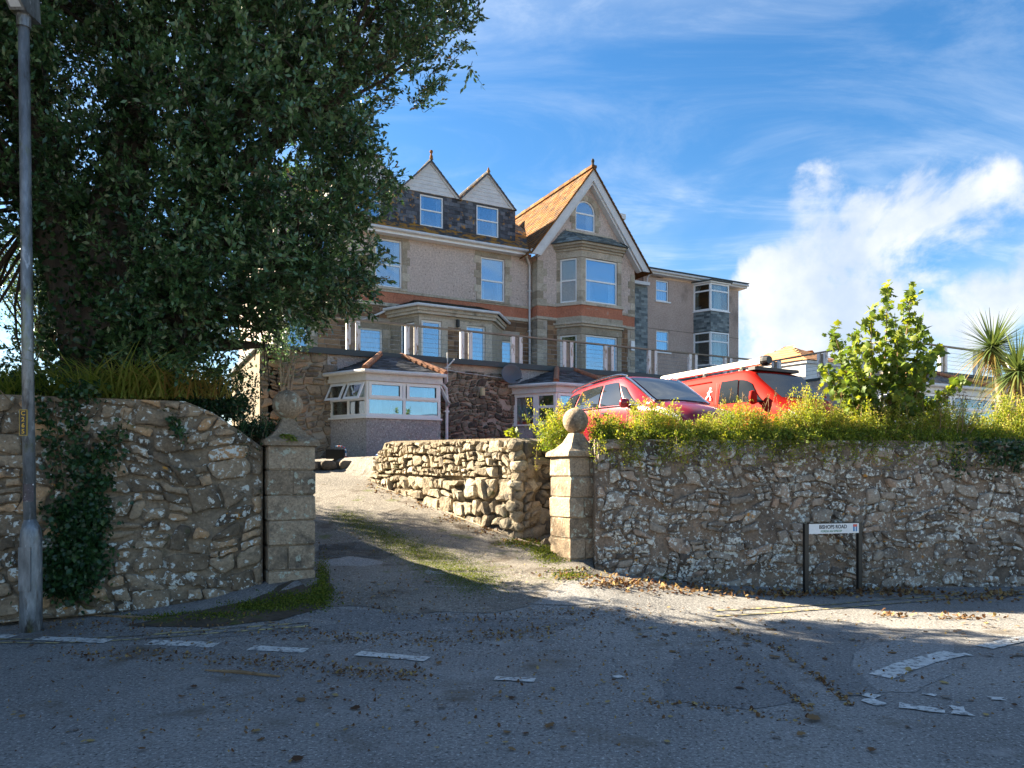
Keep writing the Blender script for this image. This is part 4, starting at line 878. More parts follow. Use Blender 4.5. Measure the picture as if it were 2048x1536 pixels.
# porches
def porch(label, xw0, x0, x1, xw1, wd, fd, door=False, low='pebble_grey', red='tile_red', roofm='slate'):
    t = house_thing('porch', label, 'porch', 2.0, 'white window porches against the terrace wall'); fp = [(xw0, wd), (x0, fd), (x1, fd), (xw1, wd)]
    zs, zf = 3.06, 4.02
    bay_band(t, fp, 1.7, zs-.0, 0, M[low], 'dwarf_wall'); bay_band(t, fp, zs+.002, zs+.05, .06, M['white'], 'sill')
    fw = window(t, fp[1], fp[2], zs+.052, zf, .52, (.5,), rec=.0, curtain='open', fw=.075, glass='glass')
    l = math.hypot(x1-x0, 0); zm = lerp(zs+.052, zf, .52)
    for i in range(2):                # upper casements stand proud of the frame
        a, c = i*l/2+.06, (i+1)*l/2-.06; b = MB()
        z0, z1 = zm+.0, zf-.02
        b.box(a, c, -.03, .0-.002, z0, z0+.07).box(a, c, -.03, -.002, z1-.07, z1).box(a, a+.07, -.03, -.002, z0+.07, z1-.07).box(c-.07, c, -.03, -.002, z0+.07, z1-.07); b.build('casement', M['white'], fw)
    for q0, q1, left in ((fp[0], fp[1], True), (fp[2], fp[3], False)):
        l = math.hypot(q1[0]-q0[0], q1[1]-q0[1])
        if left and door:
            h = l*.54; mid = toward(q0, q1, h)
            window(t, q0, mid, 2.05, zf, .25, rec=.0, curtain='open', fw=.10, glass='glass_clear', name='door'); window(t, mid, q1, zs+.052, zf, .55, rec=.0, curtain='open', fw=.08, glass='glass_clear')
            continue
        sw = window(t, q0, q1, zs+.052, zf, .5, (.5,), rec=.0, curtain='open', fw=.07, glass='glass_clear')
        for i in range(2):            # tilted open top lights
            a, c = i*l/2+.05, (i+1)*l/2-.05; z1, hh, tl = zf-.03, .47, .23; b = MB(); P = []
            def pt(x, s): return (x, -.03-tl*s, z1-hh*s*.95)
            for x0_, x1_, s0, s1 in ((a, c, 0, .14), (a, c, .86, 1), (a, a+.07, .14, .86), (c-.07, c, .14, .86)):
                v4 = [pt(x0_, s1), pt(x1_, s1), pt(x1_, s0), pt(x0_, s0)]; b.add(v4+[(p[0], p[1]+.04, p[2]+.015) for p in v4], [(0,1,2,3),(7,6,5,4),(0,4,5,1),(1,5,6,2),(2,6,7,3),(3,7,4,0)])
            cs = b.build('casement', M['white'], sw)
            MB().add([pt(a+.07, .86), pt(c-.07, .86), pt(c-.07, .14), pt(a+.07, .14)], [(0,1,2,3)]).build('pane', M['glass_clear'], sw)
    bay_band(t, fp, zf+.003, zf+.20, .07, M['white_old'], 'fascia')
    e = expand(fp, .16); g = MB().tube([(*e[0], 4.25), (*e[1], 4.25), (*e[2], 4.25), (*e[3], 4.25)], .055, 8); g.build('gutter', M['white_old'], t)
    xm = (x0+x1)/2; ta, tb_ = (xm-.28, wd, 4.90), (xm+.28, wd, 4.90); b = MB(); hip(b, expand(fp, .13), 4.26, ta, tb_, .25, .12); o = b.build('roof', M[roofm], t); o['kind'] = 'stuff'
    for p, q in ((e[1], ta), (e[2], tb_), (e[0], ta), (e[3], tb_)):
        p3 = Vector((p[0], p[1], 4.30)); q3 = Vector(q); n = 8
        if p in (e[0], e[3]): continue
        for k in range(n):
            MB().tube([p3.lerp(q3, k/n)+Vector((0,0,.02)), p3.lerp(q3, (k+.96)/n)+Vector((0,0,.035))], [.085,.075], 8).build('ridge_tile', M[red], t)
    return t
pw = -7.15
x0, x1 = Lx(733, pw), Lx(881, pw)
P1 = porch('white window porch with open tilted casements beside the stone wall', Lx(660, TD), x0, x1, x1+.45, TD, pw)
y0 = Lx(1112, pw); P2 = porch('white glazed entrance porch behind the red car', Lx(1027, TD), y0, y0+2.0, y0+2.45, TD, pw, door=True, red='tile_red')
q0, q1 = Lx(1800, PD-1.1), Lx(1990, PD-1.1); P3 = porch('far porch with grey slate roof beside the palms', q0-.5, q0, q1, q1+.5, PD, PD-1.15, low='white_old')
# potted things seen in the porch window
for k, (x, hgt) in enumerate(((x0+.75, .34), (x0+1.25, .22))):
    t = thing('ornament', ('tall', 'short')[k]+' white sailing boat ornament on the porch window sill', 'ornament', (*h2w(x, pw+.28), 3.11), TH); MB().box(-.09, .09, -.02, .02, 0, .03).build('hull', M['white'], t); MB().slab([(-.08,.04),(.05,.04),(.02,.04+hgt)], -.003, .003).build('sail', M['white'], t)
# pipes, dish, aerial on the dark wall
t = thing('drainpipe', 'white vertical drainpipe right of the open casement porch', 'drainpipe', (*h2w(Lx(891, TD), TD-.08), 2.0), TH); MB().tube([(-.22,-.25,2.15),(-.05,-.1,2.05),(0,-.02,1.85),(0,0,0)], .045, 10).build('pipe', M['white'], t); g = MB()
for z in (.5, 1.4): g.box(-.07, .07, -.05, .07, z, z+.04)
g.build('bracket', M['white'], t)
dxp = Lx(1012, TD)
t = thing('satellite_dish', 'dark grey satellite dish on the stained wall below the terrace', 'satellite dish', (*h2w(dxp, TD-.1), 4.55), TH)
b = MB(); prof = [(r*.30, .10*(r*r)) for r in (0.02,.3,.55,.8,1)]; b.lathe(prof+[(.31,.10),(.30,.09)]+[(r*.30, .10*(r*r)-.012) for r in (.8,.5,.02)], 24); o = b.build('dish', M['dish'], t, True); o.location = (0, -.22, 0); o.rotation_euler = (R(76), 0, R(-14))
MB().bar((0,.1,-.1),(0,-.2,0),.04).build('bracket', M['black'], t); MB().bar((.02,-.22,-.22),(.2,-.55,-.12),.02).build('feed_arm', M['black'], t)
t = thing('wall_light', 'cream bulkhead light on the dark stained stone wall', 'wall light', (*h2w(Lx(962, TD), TD-.04), 4.02), TH); MB().box(-.07,.07,-.06,.02,-.17,-.1).build('base', M['black'], t); MB().tube([(0,-.07,-.1),(0,-.07,.13)], .075, 12).build('lamp_shade', plain('cream_shade', (.55,.48,.28), .5), t)
t = thing('television_aerial', 'thin white aerial with angled arms above the porch drainpipe', 'aerial', (*h2w(Lx(891, TD), TD-.14), 4.25), TH)
MB().tube([(0,0,0),(0,0,.85)], .02, 8).build('mast', M['white_peel'], t); MB().tube([(-.06,0,.38),(.2,-.05,.66)], .02, 8).build('boom', M['white_peel'], t); MB().tube([(-.1,0,.40),(.1,0,.42)], .012, 6).build('arm', M['white_peel'], t)
t = thing('cable', 'pale cable sagging along the dark wall to the dish', 'cable', (*h2w(Lx(891, TD), TD-.1), 4.6), TH); MB().tube([(0,0,0),(.6,0,-.05),(1.3,0,-.09),(dxp-Lx(891, TD)-.1,0,-.12)], .008, 6).build('wire', M['white_old'], t)
# yard odds and ends
def pot(px, py, label, m, r, h, plant):
    X, Y, Z = hit(px, py); t = thing('plant_pot', label, 'plant pot', (X, Y, Z)); MB().lathe([(r*.7,0),(r*.85,h*.4),(r,h*.95),(r*1.06,h),(r*.95,h),(r*.9,h*.9)], 16).build('pot', m, t, True)
    return t, X, Y, Z+h*.9
# ------------------------------------------------------------------ vehicles
M['car_glass'] = nm('car_glass', [(.012,.016,.018),(.016,.02,.022)], 2, .03, 0, 30, grain=0, spec=1.0)
M['car_glass'].node_tree.nodes['Principled BSDF'].inputs['Coat Weight'].default_value = .5; M['car_glass'].node_tree.nodes['Principled BSDF'].inputs['IOR'].default_value = 1.5
M['van_glass'] = plain('van_glass', (.012,.015,.017), .05, 0, .35)
class Loft:
    def __init__(s, st): s.st = st
    def at(s, x):
        st = s.st
        if x <= st[0][0]: return st[0][1:]
        for i in range(len(st)-1):
            if x <= st[i+1][0]:
                t = (x-st[i][0])/(st[i+1][0]-st[i][0]); p0 = st[max(i-1,0)]; p1 = st[i]; p2 = st[i+1]; p3 = st[min(i+2,len(st)-1)]
                d = p2[0]-p1[0]; out = []
                for k in range(1, 6):
                    m1 = (p2[k]-p0[k])/max(1e-6, p2[0]-p0[0])*d; m2 = (p3[k]-p1[k])/max(1e-6, p3[0]-p1[0])*d
                    h = (2*t**3-3*t*t+1)*p1[k]+(t**3-2*t*t+t)*m1+(-2*t**3+3*t*t)*p2[k]+(t**3-t*t)*m2; out.append(h)
                return out
        return st[-1][1:]
    def sec(s, x):
        zb, zl, wb, zt, wt = s.at(x); h = zl-zb; wq = lerp(wb*.985, wt, .45)
        return [(0,zb),(wb*.85,zb),(wb*.96,zb+h*.12),(wb,zb+h*.5),(wb*.995,zb+h*.8),(wb*.975,zl),(lerp(wb*.975,wt+.03,.5)+.012,lerp(zl,zt-.06,.5)),(wt+.03,zt-.07),(wt-.03,zt-.012),(wt*.55,zt+.018),(0,zt+.028)]
    def side(s, x, f, off=.008):
        zb, zl, wb, zt, wt = s.at(x); y = lerp(wb*.975, wt+.03, f)+.03*math.sin(math.pi*f)*.9; return y+off, lerp(zl, zt-.07, f)
    def body(s, n=46):
        xs = np.linspace(s.st[0][0], s.st[-1][0], n); b = MB(); vs = []; k = None
        for x in xs:
            h = s.sec(x); ring = [(x,y,z) for y, z in h]+[(x,-y,z) for y, z in h[-2:0:-1]]; k = len(ring); vs += ring
        b.add(vs, [(i*k+j, (i+1)*k+j, (i+1)*k+(j+1)%k, i*k+(j+1)%k) for i in range(n-1) for j in range(k)]+[tuple(range(k)), tuple(range(n*k-1, (n-1)*k-1, -1))]); return b
    def panel(s, outline, sgn, off=.008, n=7):   # outline: (x0low,x1low,x0high,x1high,f0,f1)
        a0, a1, b0, b1, f0, f1 = outline; b = MB(); vs = []
        for j in range(n):
            t = j/(n-1); f = lerp(f0, f1, t); xa, xb = lerp(a0, b0, t), lerp(a1, b1, t)
            for i in range(n): x = lerp(xa, xb, i/(n-1)); y, z = s.side(x, f, off); vs.append((x, y*sgn, z))
        fs = [(j*n+i, j*n+i+1, (j+1)*n+i+1, (j+1)*n+i) for j in range(n-1) for i in range(n-1)]
        return b.add(vs, fs if sgn < 0 else [f[::-1] for f in fs])
    def top(s, x0, x1, q=.9, off=.012, n=9):
        b = MB(); vs = []
        for j in range(n):
            x = lerp(x0, x1, j/(n-1)); zb, zl, wb, zt, wt = s.at(x)
            for i in range(n): u = lerp(-1, 1, i/(n-1)); vs.append((x+(off if x0 > 0 else -off)*.6, u*wt*q, zt+.028-.02*abs(u)**2+off))
        return b.add(vs, [(j*n+i, (j+1)*n+i, (j+1)*n+i+1, j*n+i+1) for j in range(n-1) for i in range(n-1)])
def wheel(parent, x, y, r):
    b = MB(); b.lathe([(r*.62,-.1),(r*.9,-.11),(r,-.07),(r,.07),(r*.9,.11),(r*.62,.1)], 24); w = b.build('wheel', M['tyre'], parent, True); w.location = (x, y, r); w.rotation_euler = (R(90), 0, 0)
    b = MB(); b.lathe([(.05,.09*np.sign(y) if 0 else -.1),(r*.6,-.1),(r*.6,.1),(.05,.1)], 18); b.build('rim', M['galv'], w)
HD = math.atan2(-.886, .463)
def red_car():
    t = thing('parked_car', 'dark red people carrier parked behind the bushes, nose towards the road', 'car', (2.74, 15.5, 2.0), HD)
    lf = Loft([(-2.2,.38,.9,.70,.93,.58),(-2.12,.30,.98,.82,1.08,.60),(-1.8,.24,1.0,.88,1.46,.60),(-1.2,.22,1.0,.905,1.58,.63),(-.1,.20,.99,.915,1.645,.655),(.4,.20,.98,.915,1.60,.655),(.9,.20,.97,.91,1.32,.66),(1.38,.22,.95,.895,1.02,.66),(1.75,.24,.88,.86,.93,.58),(2.05,.28,.74,.79,.80,.50),(2.2,.36,.58,.66,.64,.42)])
    lf.body().build('body', M['red_car'], t, True)
    lf.top(.48, 1.33, .93).build('windscreen', M['car_glass'], t, True)
    lf.top(-2.12, -1.85, .85).build('rear_window', M['car_glass'], t, True)
    for s in (-1, 1):
        for o in ((-1.95,-1.30,-1.70,-1.25,.10,.86), (-1.22,-.30,-1.16,-.34,.08,.90), (-.22,.62,-.26,.22,.08,.90), (.70,1.18,.32,.50,.10,.80)):
            lf.panel(o, s).build('side_window', M['car_glass'], t, True)
        b = MB(); pts = [(x, s*(lf.side(x, .03, .012)[0]), lf.side(x, .03)[1]) for x in np.linspace(-1.95, 1.15, 16)]; b.tube(pts, .012, 6); b.build('window_trim', M['chrome'], t)
        pts = [(x, s*(lf.at(x)[4]+.0), lf.at(x)[3]+.035) for x in np.linspace(-1.75, .42, 14)]; MB().tube(pts, .022, 6).build('roof_rail', M['chrome'], t)
        pts = [(x, s*(lf.at(x)[4]+.02), lf.at(x)[3]-.0) for x in np.linspace(.42, 1.36, 10)]; MB().tube(pts, .03, 6).build('pillar_trim', M['chrome'], t)
        m_ = MB().lathe([(.02,-.10),(.07,-.08),(.085,0),(.08,.07),(.03,.1)], 14); o = m_.build('wing_mirror', M['red_car'], t, True); o.location = (.82, s*1.02, 1.02); o.rotation_euler = (R(90), 0, R(20)*s); o.scale = (.8, 1.15, 1)
        MB().bar((.82,s*.9,.95),(.82,s*.98,.98),.05).build('mirror_arm', M['grey_plastic'], t)
        vs = []; 
        for j in range(3):
            for i in range(7): x = lerp(1.62, 2.12, i/6); zb, zl, wb, zt, wt = lf.at(x); f = lerp(.80, .98, j/2); yy = wb*lerp(.995,.965,j/2)+.012; vs.append((x+.005, s*yy, zb+(zl-zb)*f))
        fs = [(j*7+i, j*7+i+1, (j+1)*7+i+1, (j+1)*7+i) for j in range(2) for i in range(6)]
        MB().add(vs, fs if s < 0 else [f[::-1] for f in fs]).build('headlight', M['lamp_glass'], t, True)
        for xx in (-1.26, -.26, .78):
            MB().tube([(xx, s*(lf.at(xx)[2]*k+.004), lerp(lf.at(xx)[0], lf.at(xx)[1], q)) for q, k in ((.12,.965),(.5,1),(.8,.995),(1,.975))], .006, 5).build('door_seam', M['black'], t)
        for x in (-1.35, 1.38): wheel(t, x, s*.80, .32)
        MB().box(-.1, .08, s*.93-.02, s*.93+.0, .86, .9).build('door_handle', M['chrome'], t)
    b = MB().box(2.17, 2.22, -.35, .35, .42, .56); b.build('grille', M['black'], t)
    MB().box(2.205, 2.225, -.26, .26, .40, .41).build('grille_bar', M['chrome'], t)
def red_van():
    t = thing('parked_van', 'bright red van with a pale roof tube and gold lettering on its side', 'van', (5.6, 17.34, 2.0), HD)
    lf = Loft([(-2.4,.42,1.15,.88,1.82,.70),(-2.36,.35,1.2,.93,1.92,.76),(-1.8,.30,1.2,.95,1.95,.80),(.3,.28,1.2,.95,1.97,.80),(.85,.28,1.19,.95,1.93,.79),(1.25,.28,1.17,.945,1.62,.78),(1.78,.28,1.12,.93,1.20,.76),(2.1,.30,.98,.90,1.03,.68),(2.35,.34,.78,.84,.85,.58),(2.42,.42,.62,.74,.68,.50)])
    lf.body().build('body', M['red_van'], t, True)
    lf.top(.98, 1.72, .93).build('windscreen', M['van_glass'], t, True)
    for s in (-1, 1):
        lf.panel((.05,.66,.10,.62,.06,.80), s, .010).build('side_window', M['van_glass'], t, True); lf.panel((.70,1.45,.66,1.02,.06,.78), s, .010).build('side_window', M['van_glass'], t, True)
        for z in (.72,):
            pts = [(x, s*(lf.side(x, .86, .006)[0]), lf.side(x, .86)[1]) for x in np.linspace(-2.2, -.25, 9)]; MB().tube(pts, .012, 6).build('panel_crease', M['red_van'], t)
        MB().tube([(-.02, s*.965, .5), (-.02, s*.965, 1.2), (-.02, s*.90, 1.75)], .006, 5).build('door_seam', M['black'], t)
        o = MB().lathe([(.03,-.12),(.10,-.10),(.115,0),(.10,.10),(.03,.12)], 12).build('wing_mirror', M['red_van'], t, True); o.location = (1.28, s*1.10, 1.28); o.scale = (.6, .9, 1.25)
        MB().bar((1.28,s*.94,1.2),(1.28,s*1.03,1.22),.06).build('mirror_arm', M['grey_plastic'], t)
        for x in (-1.5, 1.55): wheel(t, x, s*.82, .34)
        MB().slab([(1.95,.85),(2.3,.70),(2.3,.84),(2.0,1.0)], s*.88-.01, s*.88+.01).build('headlight', M['lamp_glass'], t)
    for x in (-1.9, -.6, .6):
        MB().bar((x,-.78,2.03),(x,.78,2.03),.05).build('roof_bar', M['galv'], t)
        for s in (-.72, .72): MB().box(x-.05, x+.05, s-.05, s+.05, 1.94, 2.0).build('bar_foot', M['black'], t)
    MB().box(.75, .95, -.7, .7, 1.96, 2.03).build('wind_deflector', M['grey_plastic'], t)
    tube = MB().bar((-2.35,-.52,2.15),(1.0,-.52,2.15),.15,.13); tube.build('roof_tube', M['pale_metal'], t)
    MB().tube([(1.0,-.52,2.15),(1.10,-.52,2.15),(1.2,-.52,2.15)], [.10,.115,.09], 14).build('tube_cap', M['black'], t)
    MB().bar((-2.3,-.6,2.062),(.98,-.6,2.062),.012).build('tube_strap', M['red_van'], t)
    MB().tube([(-2.45,-.52,2.15),(-2.36,-.52,2.15)], [.08,.085], 14).build('tube_cap', M['galv'], t)
    # lettering on the side facing the drive: x forward, the side looks to -y
    yy = -.985
    def side_text(s, size, m, x, z, bold=.003): return text('lettering', s, size, m, t, (x, yy+ (z-1.2)*.24 if z > 1.2 else yy, z), (R(90) + (R(-13) if z > 1.2 else 0), 0, 0), .003, 'CENTER', .85, bold)
    side_text('RTI', .23, M['gold'], -1.40, 1.17); side_text('LTD', .25, M['gold'], -.36, 1.17); side_text('ME', .11, M['white'], -1.72, 1.40)
    fg = MB()
    def lb(x, z): return (x-.26, yy+(z-1.2)*.24-.004, z)
    for a, c, w in (((0,1.62),(.0,1.66),.05), ((.0,1.60),(-.03,1.50),.045), ((-.03,1.50),(.06,1.42),.03), ((.06,1.42),(.05,1.36),.025), ((-.03,1.50),(-.10,1.40),.03), ((.0,1.585),(.08,1.56),.02), ((.0,1.585),(-.08,1.54),.02)): fg.bar(lb(*a), lb(*c), w, .006, (0,1,0))
    fg.build('running_figure_emblem', M['white'], t)
red_car(); red_van()

# ------------------------------------------------------------------ foliage makers
def unit(v): return v/np.maximum(1e-9, np.linalg.norm(v, axis=1, keepdims=True))
def fan_leaves(name, P, size, outline, mat, parent=None, up=.5, tone=None, fold=.25, axis=None):
    """many leaves of one outline (points in leaf plane, stalk at 0,0), as triangle fans round the middle"""
    n = len(P); a = unit(rng.normal(size=(n,3))+(0 if axis is None else axis)); nr = unit(rng.normal(size=(n,3))+np.array([0,0,up*2])); s = unit(np.cross(nr, a)); nr = unit(np.cross(a, s))
    ol = np.array(outline); m = len(ol); c = ol.mean(0); sz = (size*rng.uniform(.65, 1.3, n))[:,None]
    V = np.empty((n, m+1, 3))
    for k in range(m): V[:,k] = P+sz*(a*ol[k,0]+s*ol[k,1]-nr*abs(ol[k,1])*fold)
    V[:,m] = P+sz*(a*c[0]+nr*.04)
    base = (np.arange(n)*(m+1))[:,None]
    T = np.concatenate([np.concatenate([base+k, base+(k+1)%m, base+m], 1) for k in range(m)], 0)
    tone = rng.random(n) if tone is None else np.clip(tone, 0, 1)
    return np_mesh(name, V.reshape(-1,3), T, mat, parent, np.repeat(tone, m+1))
def quad_leaves(name, P, size, asp, mat, parent=None, up=.5, tone=None, axis=None, fold=.25):
    n = len(P); a = unit(rng.normal(size=(n,3))+(0 if axis is None else axis)); nr = unit(rng.normal(size=(n,3))+np.array([0,0,up*2])); s = unit(np.cross(nr, a)); nr = unit(np.cross(a, s))
    sz = (size*rng.uniform(.6, 1.35, n))[:,None]; w = sz*asp
    V = np.stack([P, P+a*sz*.45+s*w-nr*w*fold, P+a*sz, P+a*sz*.45-s*w-nr*w*fold], 1)
    tone = rng.random(n) if tone is None else np.clip(tone, 0, 1)
    return np_mesh(name, V.reshape(-1,3), np.arange(4*n).reshape(n,4), mat, parent, np.repeat(tone, 4))
IVY = [(0,0),(.12,.42),(.42,.30),(.52,.55),(.70,.24),(1,0),(.70,-.24),(.52,-.55),(.42,-.30),(.12,-.42)]
SYC = [(0,0),(.02,.38),(.25,.22),(.28,.62),(.48,.38),(.62,.55),(.70,.26),(1,0),(.70,-.26),(.62,-.55),(.48,-.38),(.28,-.62),(.25,-.22),(.02,-.38)]
def curve(a, b, bend, n=6):
    a, b = Vector(a), Vector(b); o = Vector([random.uniform(-1,1) for _ in range(3)])*bend
    return [a.lerp(b, i/n)+o*math.sin(math.pi*i/n) for i in range(n+1)]

# big evergreen tree above the left wall
def big_tree():
    t = thing('evergreen_tree', 'huge dark evergreen tree with ivy clad trunks overhanging the left wall', 'tree', (-5.6, 9.5, 2.2))
    o = Vector((-5.6, 9.5, 2.2))
    def lw_(px, py, Y): return Vector(((px-CX)/F*Y, Y, EYE+(HY-py)/F*Y))-o
    random.seed(4)
    tr = MB()
    limbs = [([(235,760),(205,640),(150,520),(105,400),(70,250),(40,60),(20,-200)], 9.7, (.62,.55,.42,.34,.26,.2,.12)), ([(245,740),(240,600),(225,450),(260,300),(300,120),(330,-150)], 9.6, (.5,.42,.33,.25,.18,.1)),
             ([(260,740),(330,640),(385,520),(415,330),(430,180),(480,0),(520,-160)], 9.4, (.4,.30,.26,.24,.17,.12,.07)), ([(330,650),(450,600),(560,560),(660,540)], 9.2, (.2,.14,.09,.05)),
             ([(400,400),(520,300),(640,220),(760,130)], 9.3, (.16,.12,.08,.04)), ([(415,330),(540,160),(640,20),(720,-120)], 9.4, (.15,.11,.08,.05)), ([(300,680),(420,690),(520,690)], 8.9, (.14,.09,.04)),
             ([(105,400),(-40,330),(-160,280)], 9.6, (.18,.12,.06)), ([(385,520),(480,470),(600,420),(700,400)], 9.0, (.13,.1,.06,.03))]
    for pts, Y, rs in limbs:
        P = [lw_(x, y, Y+.12*i*(1 if x > 300 else -.3)) for i, (x, y) in enumerate(pts)]; tr.tube(P, list(rs), 9)
    tr.build('trunk', M['bark'], t, True)
    ell = [((-2.6,9.2,8.0),(2.1,1.7,2.1),1.0), ((-3.0,9.1,5.7),(1.5,1.5,1.7),1.0), ((-3.25,9.1,4.25),(1.45,1.5,.95),1.2), ((-3.9,8.7,3.55),(.9,.9,.62),1.0), ((-5.6,9.1,8.2),(3.0,1.8,2.1),.85), ((-6.8,9.2,6.1),(2.3,1.6,1.5),.72), ((-4.7,9.0,5.5),(1.1,1.1,1.5),.6),
           ((-4.6,9.5,3.9),(.8,.8,1.1),.7), ((-4.1,8.85,3.05),(.75,.6,.5),1.3), ((-7.0,10.2,3.0),(1.9,.7,.75),1.0), ((-4.9,9.9,3.0),(1.0,.6,.6),1.0), ((-9.0,9.0,7.0),(2.4,1.7,2.6),.7), ((-1.6,9.1,7.6),(.85,.9,.9),1.0), ((-1.15,9.1,8.3),(.6,.8,.7),1.0), ((-2.1,9.0,4.9),(.55,.8,1.0),1.2), ((-2.3,9.0,3.95),(.6,.8,.45),1.1), ((-7.4,9.6,4.6),(1.2,.9,.8),.7), ((-4.6,9.2,10.0),(2.6,1.5,1.2),.8)]
    C = []
    for c, r, d in ell:
        n = int(r[0]*r[1]*r[2]*4.19*14*d)+6
        u = unit(rng.normal(size=(n,3)))*(rng.random((n,1))**.33); C.append(np.array(c)+u*np.array(r))
    C = np.concatenate(C)-np.array(o)
    n = len(C); nt, nlf = 9, 15
    out = unit(C-np.array([0,0,2.]))
    tw = unit(np.repeat(out, nt, 0)*.75+rng.normal(size=(n*nt,3))*.8+np.array([0,0,.12])); tl = rng.uniform(.12,.36,n*nt); st = np.repeat(C, nt, 0)+rng.normal(size=(n*nt,3))*.085
    u = np.tile(np.linspace(.15, 1, nlf), n*nt); idx = np.repeat(np.arange(n*nt), nlf)
    P = st[idx]+tw[idx]*(tl[idx]*u)[:,None]+rng.normal(size=(len(idx),3))*.012
    keep = rng.random(len(idx)) > .12; cl = np.repeat(rng.random(n), nt*nlf); tone = np.clip(cl*.55+rng.random(len(idx))*.30+.22*(u-.5), 0, 1)
    quad_leaves('crown', P[keep], .074, .23, M['oak_leaf'], t, .7, tone[keep], (tw[idx]*1.6)[keep])
    sd_ = unit(np.cross(tw, np.array([.3,.9,.2])))*.004; e = st+tw*tl[:,None]
    np_mesh('twig', np.stack([st-sd_, st+sd_, e+sd_*.4, e-sd_*.4], 1).reshape(-1,3), np.arange(4*n*nt).reshape(-1,4), M['bark'], t)
    # fine branches into the clumps
    b = MB(); js = rng.choice(n, 260, replace=False)
    hubs = [Vector(v) for v in (lw_(415,330,9.4), lw_(385,520,9.3), lw_(105,400,9.6), lw_(240,450,9.6), lw_(480,0,9.5), lw_(560,560,9.2), lw_(640,220,9.3), lw_(300,120,9.6))]
    for j in js:
        c = Vector(C[j]); h = min(hubs, key=lambda q: (q-c).length); L_ = (c-h).length
        if L_ > .3: b.tube(curve(h, c, .12*L_, 5), [.028*(1-.14*i) for i in range(6)], 5, False)
    for k in range(40):               # hanging ivy stems
        x, y = random.uniform(250, 520), random.uniform(430, 640); p = lw_(x, y, 9.2); b.tube(curve(p, p+Vector((random.uniform(-.3,.3), -.1, -random.uniform(.5,1.1))), .15, 6), .007, 4, False)
    b.build('branch', M['bark'], t)
    # ivy wrapped round the trunks
    Q = []
    for pts, Y, rs in limbs[:3]:
        W_ = [lw_(x, y, Y) for x, y in pts[:5]]
        for i in range(len(W_)-1):
            for _ in range(900):
                f = random.random(); p = W_[i].lerp(W_[i+1], f); r = lerp(rs[i], rs[i+1], f)+random.uniform(.0,.22); a = random.uniform(0, 2*math.pi); Q.append(p+Vector((r*math.cos(a), r*math.sin(a), random.uniform(-.1,.1))))
    fan_leaves('trunk_ivy', np.array(Q), .07, IVY, M['ivy_leaf'], t, .3)
    return t
def copy_tree(o, parent=None):
    c = o.copy(); COL.objects.link(c)
    if parent: c.parent = parent
    for ch in o.children: copy_tree(ch, c)
    return c
bt = big_tree()
t2 = copy_tree(bt); t2.location = (-13.0, 10.6, 2.2); t2.rotation_euler = (0, 0, R(8)); t2.scale = (1.1, 1.1, 1.15); t2['label'] = 'second dark evergreen tree standing further left along the garden wall'; t2['group'] = 'evergreen trees behind the garden wall'; bt['group'] = t2['group']
t3 = copy_tree(bt); t3.location = (-12.5, 6.6, 2.0); t3.rotation_euler = (0, 0, R(-14)); t3.scale = (1.15, 1.15, 1.3); t3['label'] = 'third evergreen tree at the far left end of the garden'; t3['group'] = t2['group']
t4 = copy_tree(bt); t4.location = (-10.9, 7.2, 2.0); t4.rotation_euler = (0, 0, R(-4)); t4.scale = (.95, .9, 1.0); t4['label'] = 'evergreen tree beside the garden wall just beyond the lamp column'; t4['group'] = t2['group']

def small_tree(label, px, py, h, r, mat, seed, Y, trunk=True):
    rr = np.random.default_rng(seed); X = (px-CX)/F*Y; Z = EYE+(HY-py)/F*Y
    t = thing('leafy_shrub' if not trunk else 'small_tree', label, 'shrub' if not trunk else 'tree', (X, Y, Z)); n = int(40*h*r)
    C = unit(rr.normal(size=(n,3)))*(rr.random((n,1))**.45)*np.array([r,r*.8,h*.5])+np.array([0,0,h*.55]); k = 90; idx = np.repeat(np.arange(n), k)
    P = C[idx]+rr.normal(size=(n*k,3))*.16; quad_leaves('crown', P, .06, .26, M[mat], t, .5)
    b = MB()
    for j in range(0, n, 3): b.tube(curve((0,0,-.2), Vector(C[j]), .1, 4), [.03,.025,.018,.012,.006], 5, False)
    b.build('trunk', M['bark'], t); return t
small_tree('loose pale green tree far behind the left garden trunk', 90, 700, 2.6, 1.3, 'oak_leaf', 3, 14.5)
# twisted pale stem of a climber in front of the stone corner
t = thing('climber', 'pale twisting climber stem rising beside the stone corner under the tree', 'climber', (*h2w(Lx(572, TD-.35), TD-.35), 2.05))
b = MB(); random.seed(9)
for k in range(7):
    a = Vector((random.uniform(-.06,.06), random.uniform(-.05,.05), 0)); z = random.uniform(2.3, 3.1)
    b.tube([a, a+Vector((.05*math.sin(k),0,.8)), a+Vector((.12*math.cos(k),.0,1.6)), a+Vector((random.uniform(-.3,.35),-.05,z))], [.05,.045,.035,.012], 6)
b.build('trunk', M['bark_pale'], t)
P = rng.normal(size=(800,3))*np.array([.28,.2,.36])+np.array([-.02,-.1,2.95]); quad_leaves('crown', P, .09, .25, M['oak_leaf'], t, .3, rng.uniform(.4,1,800))

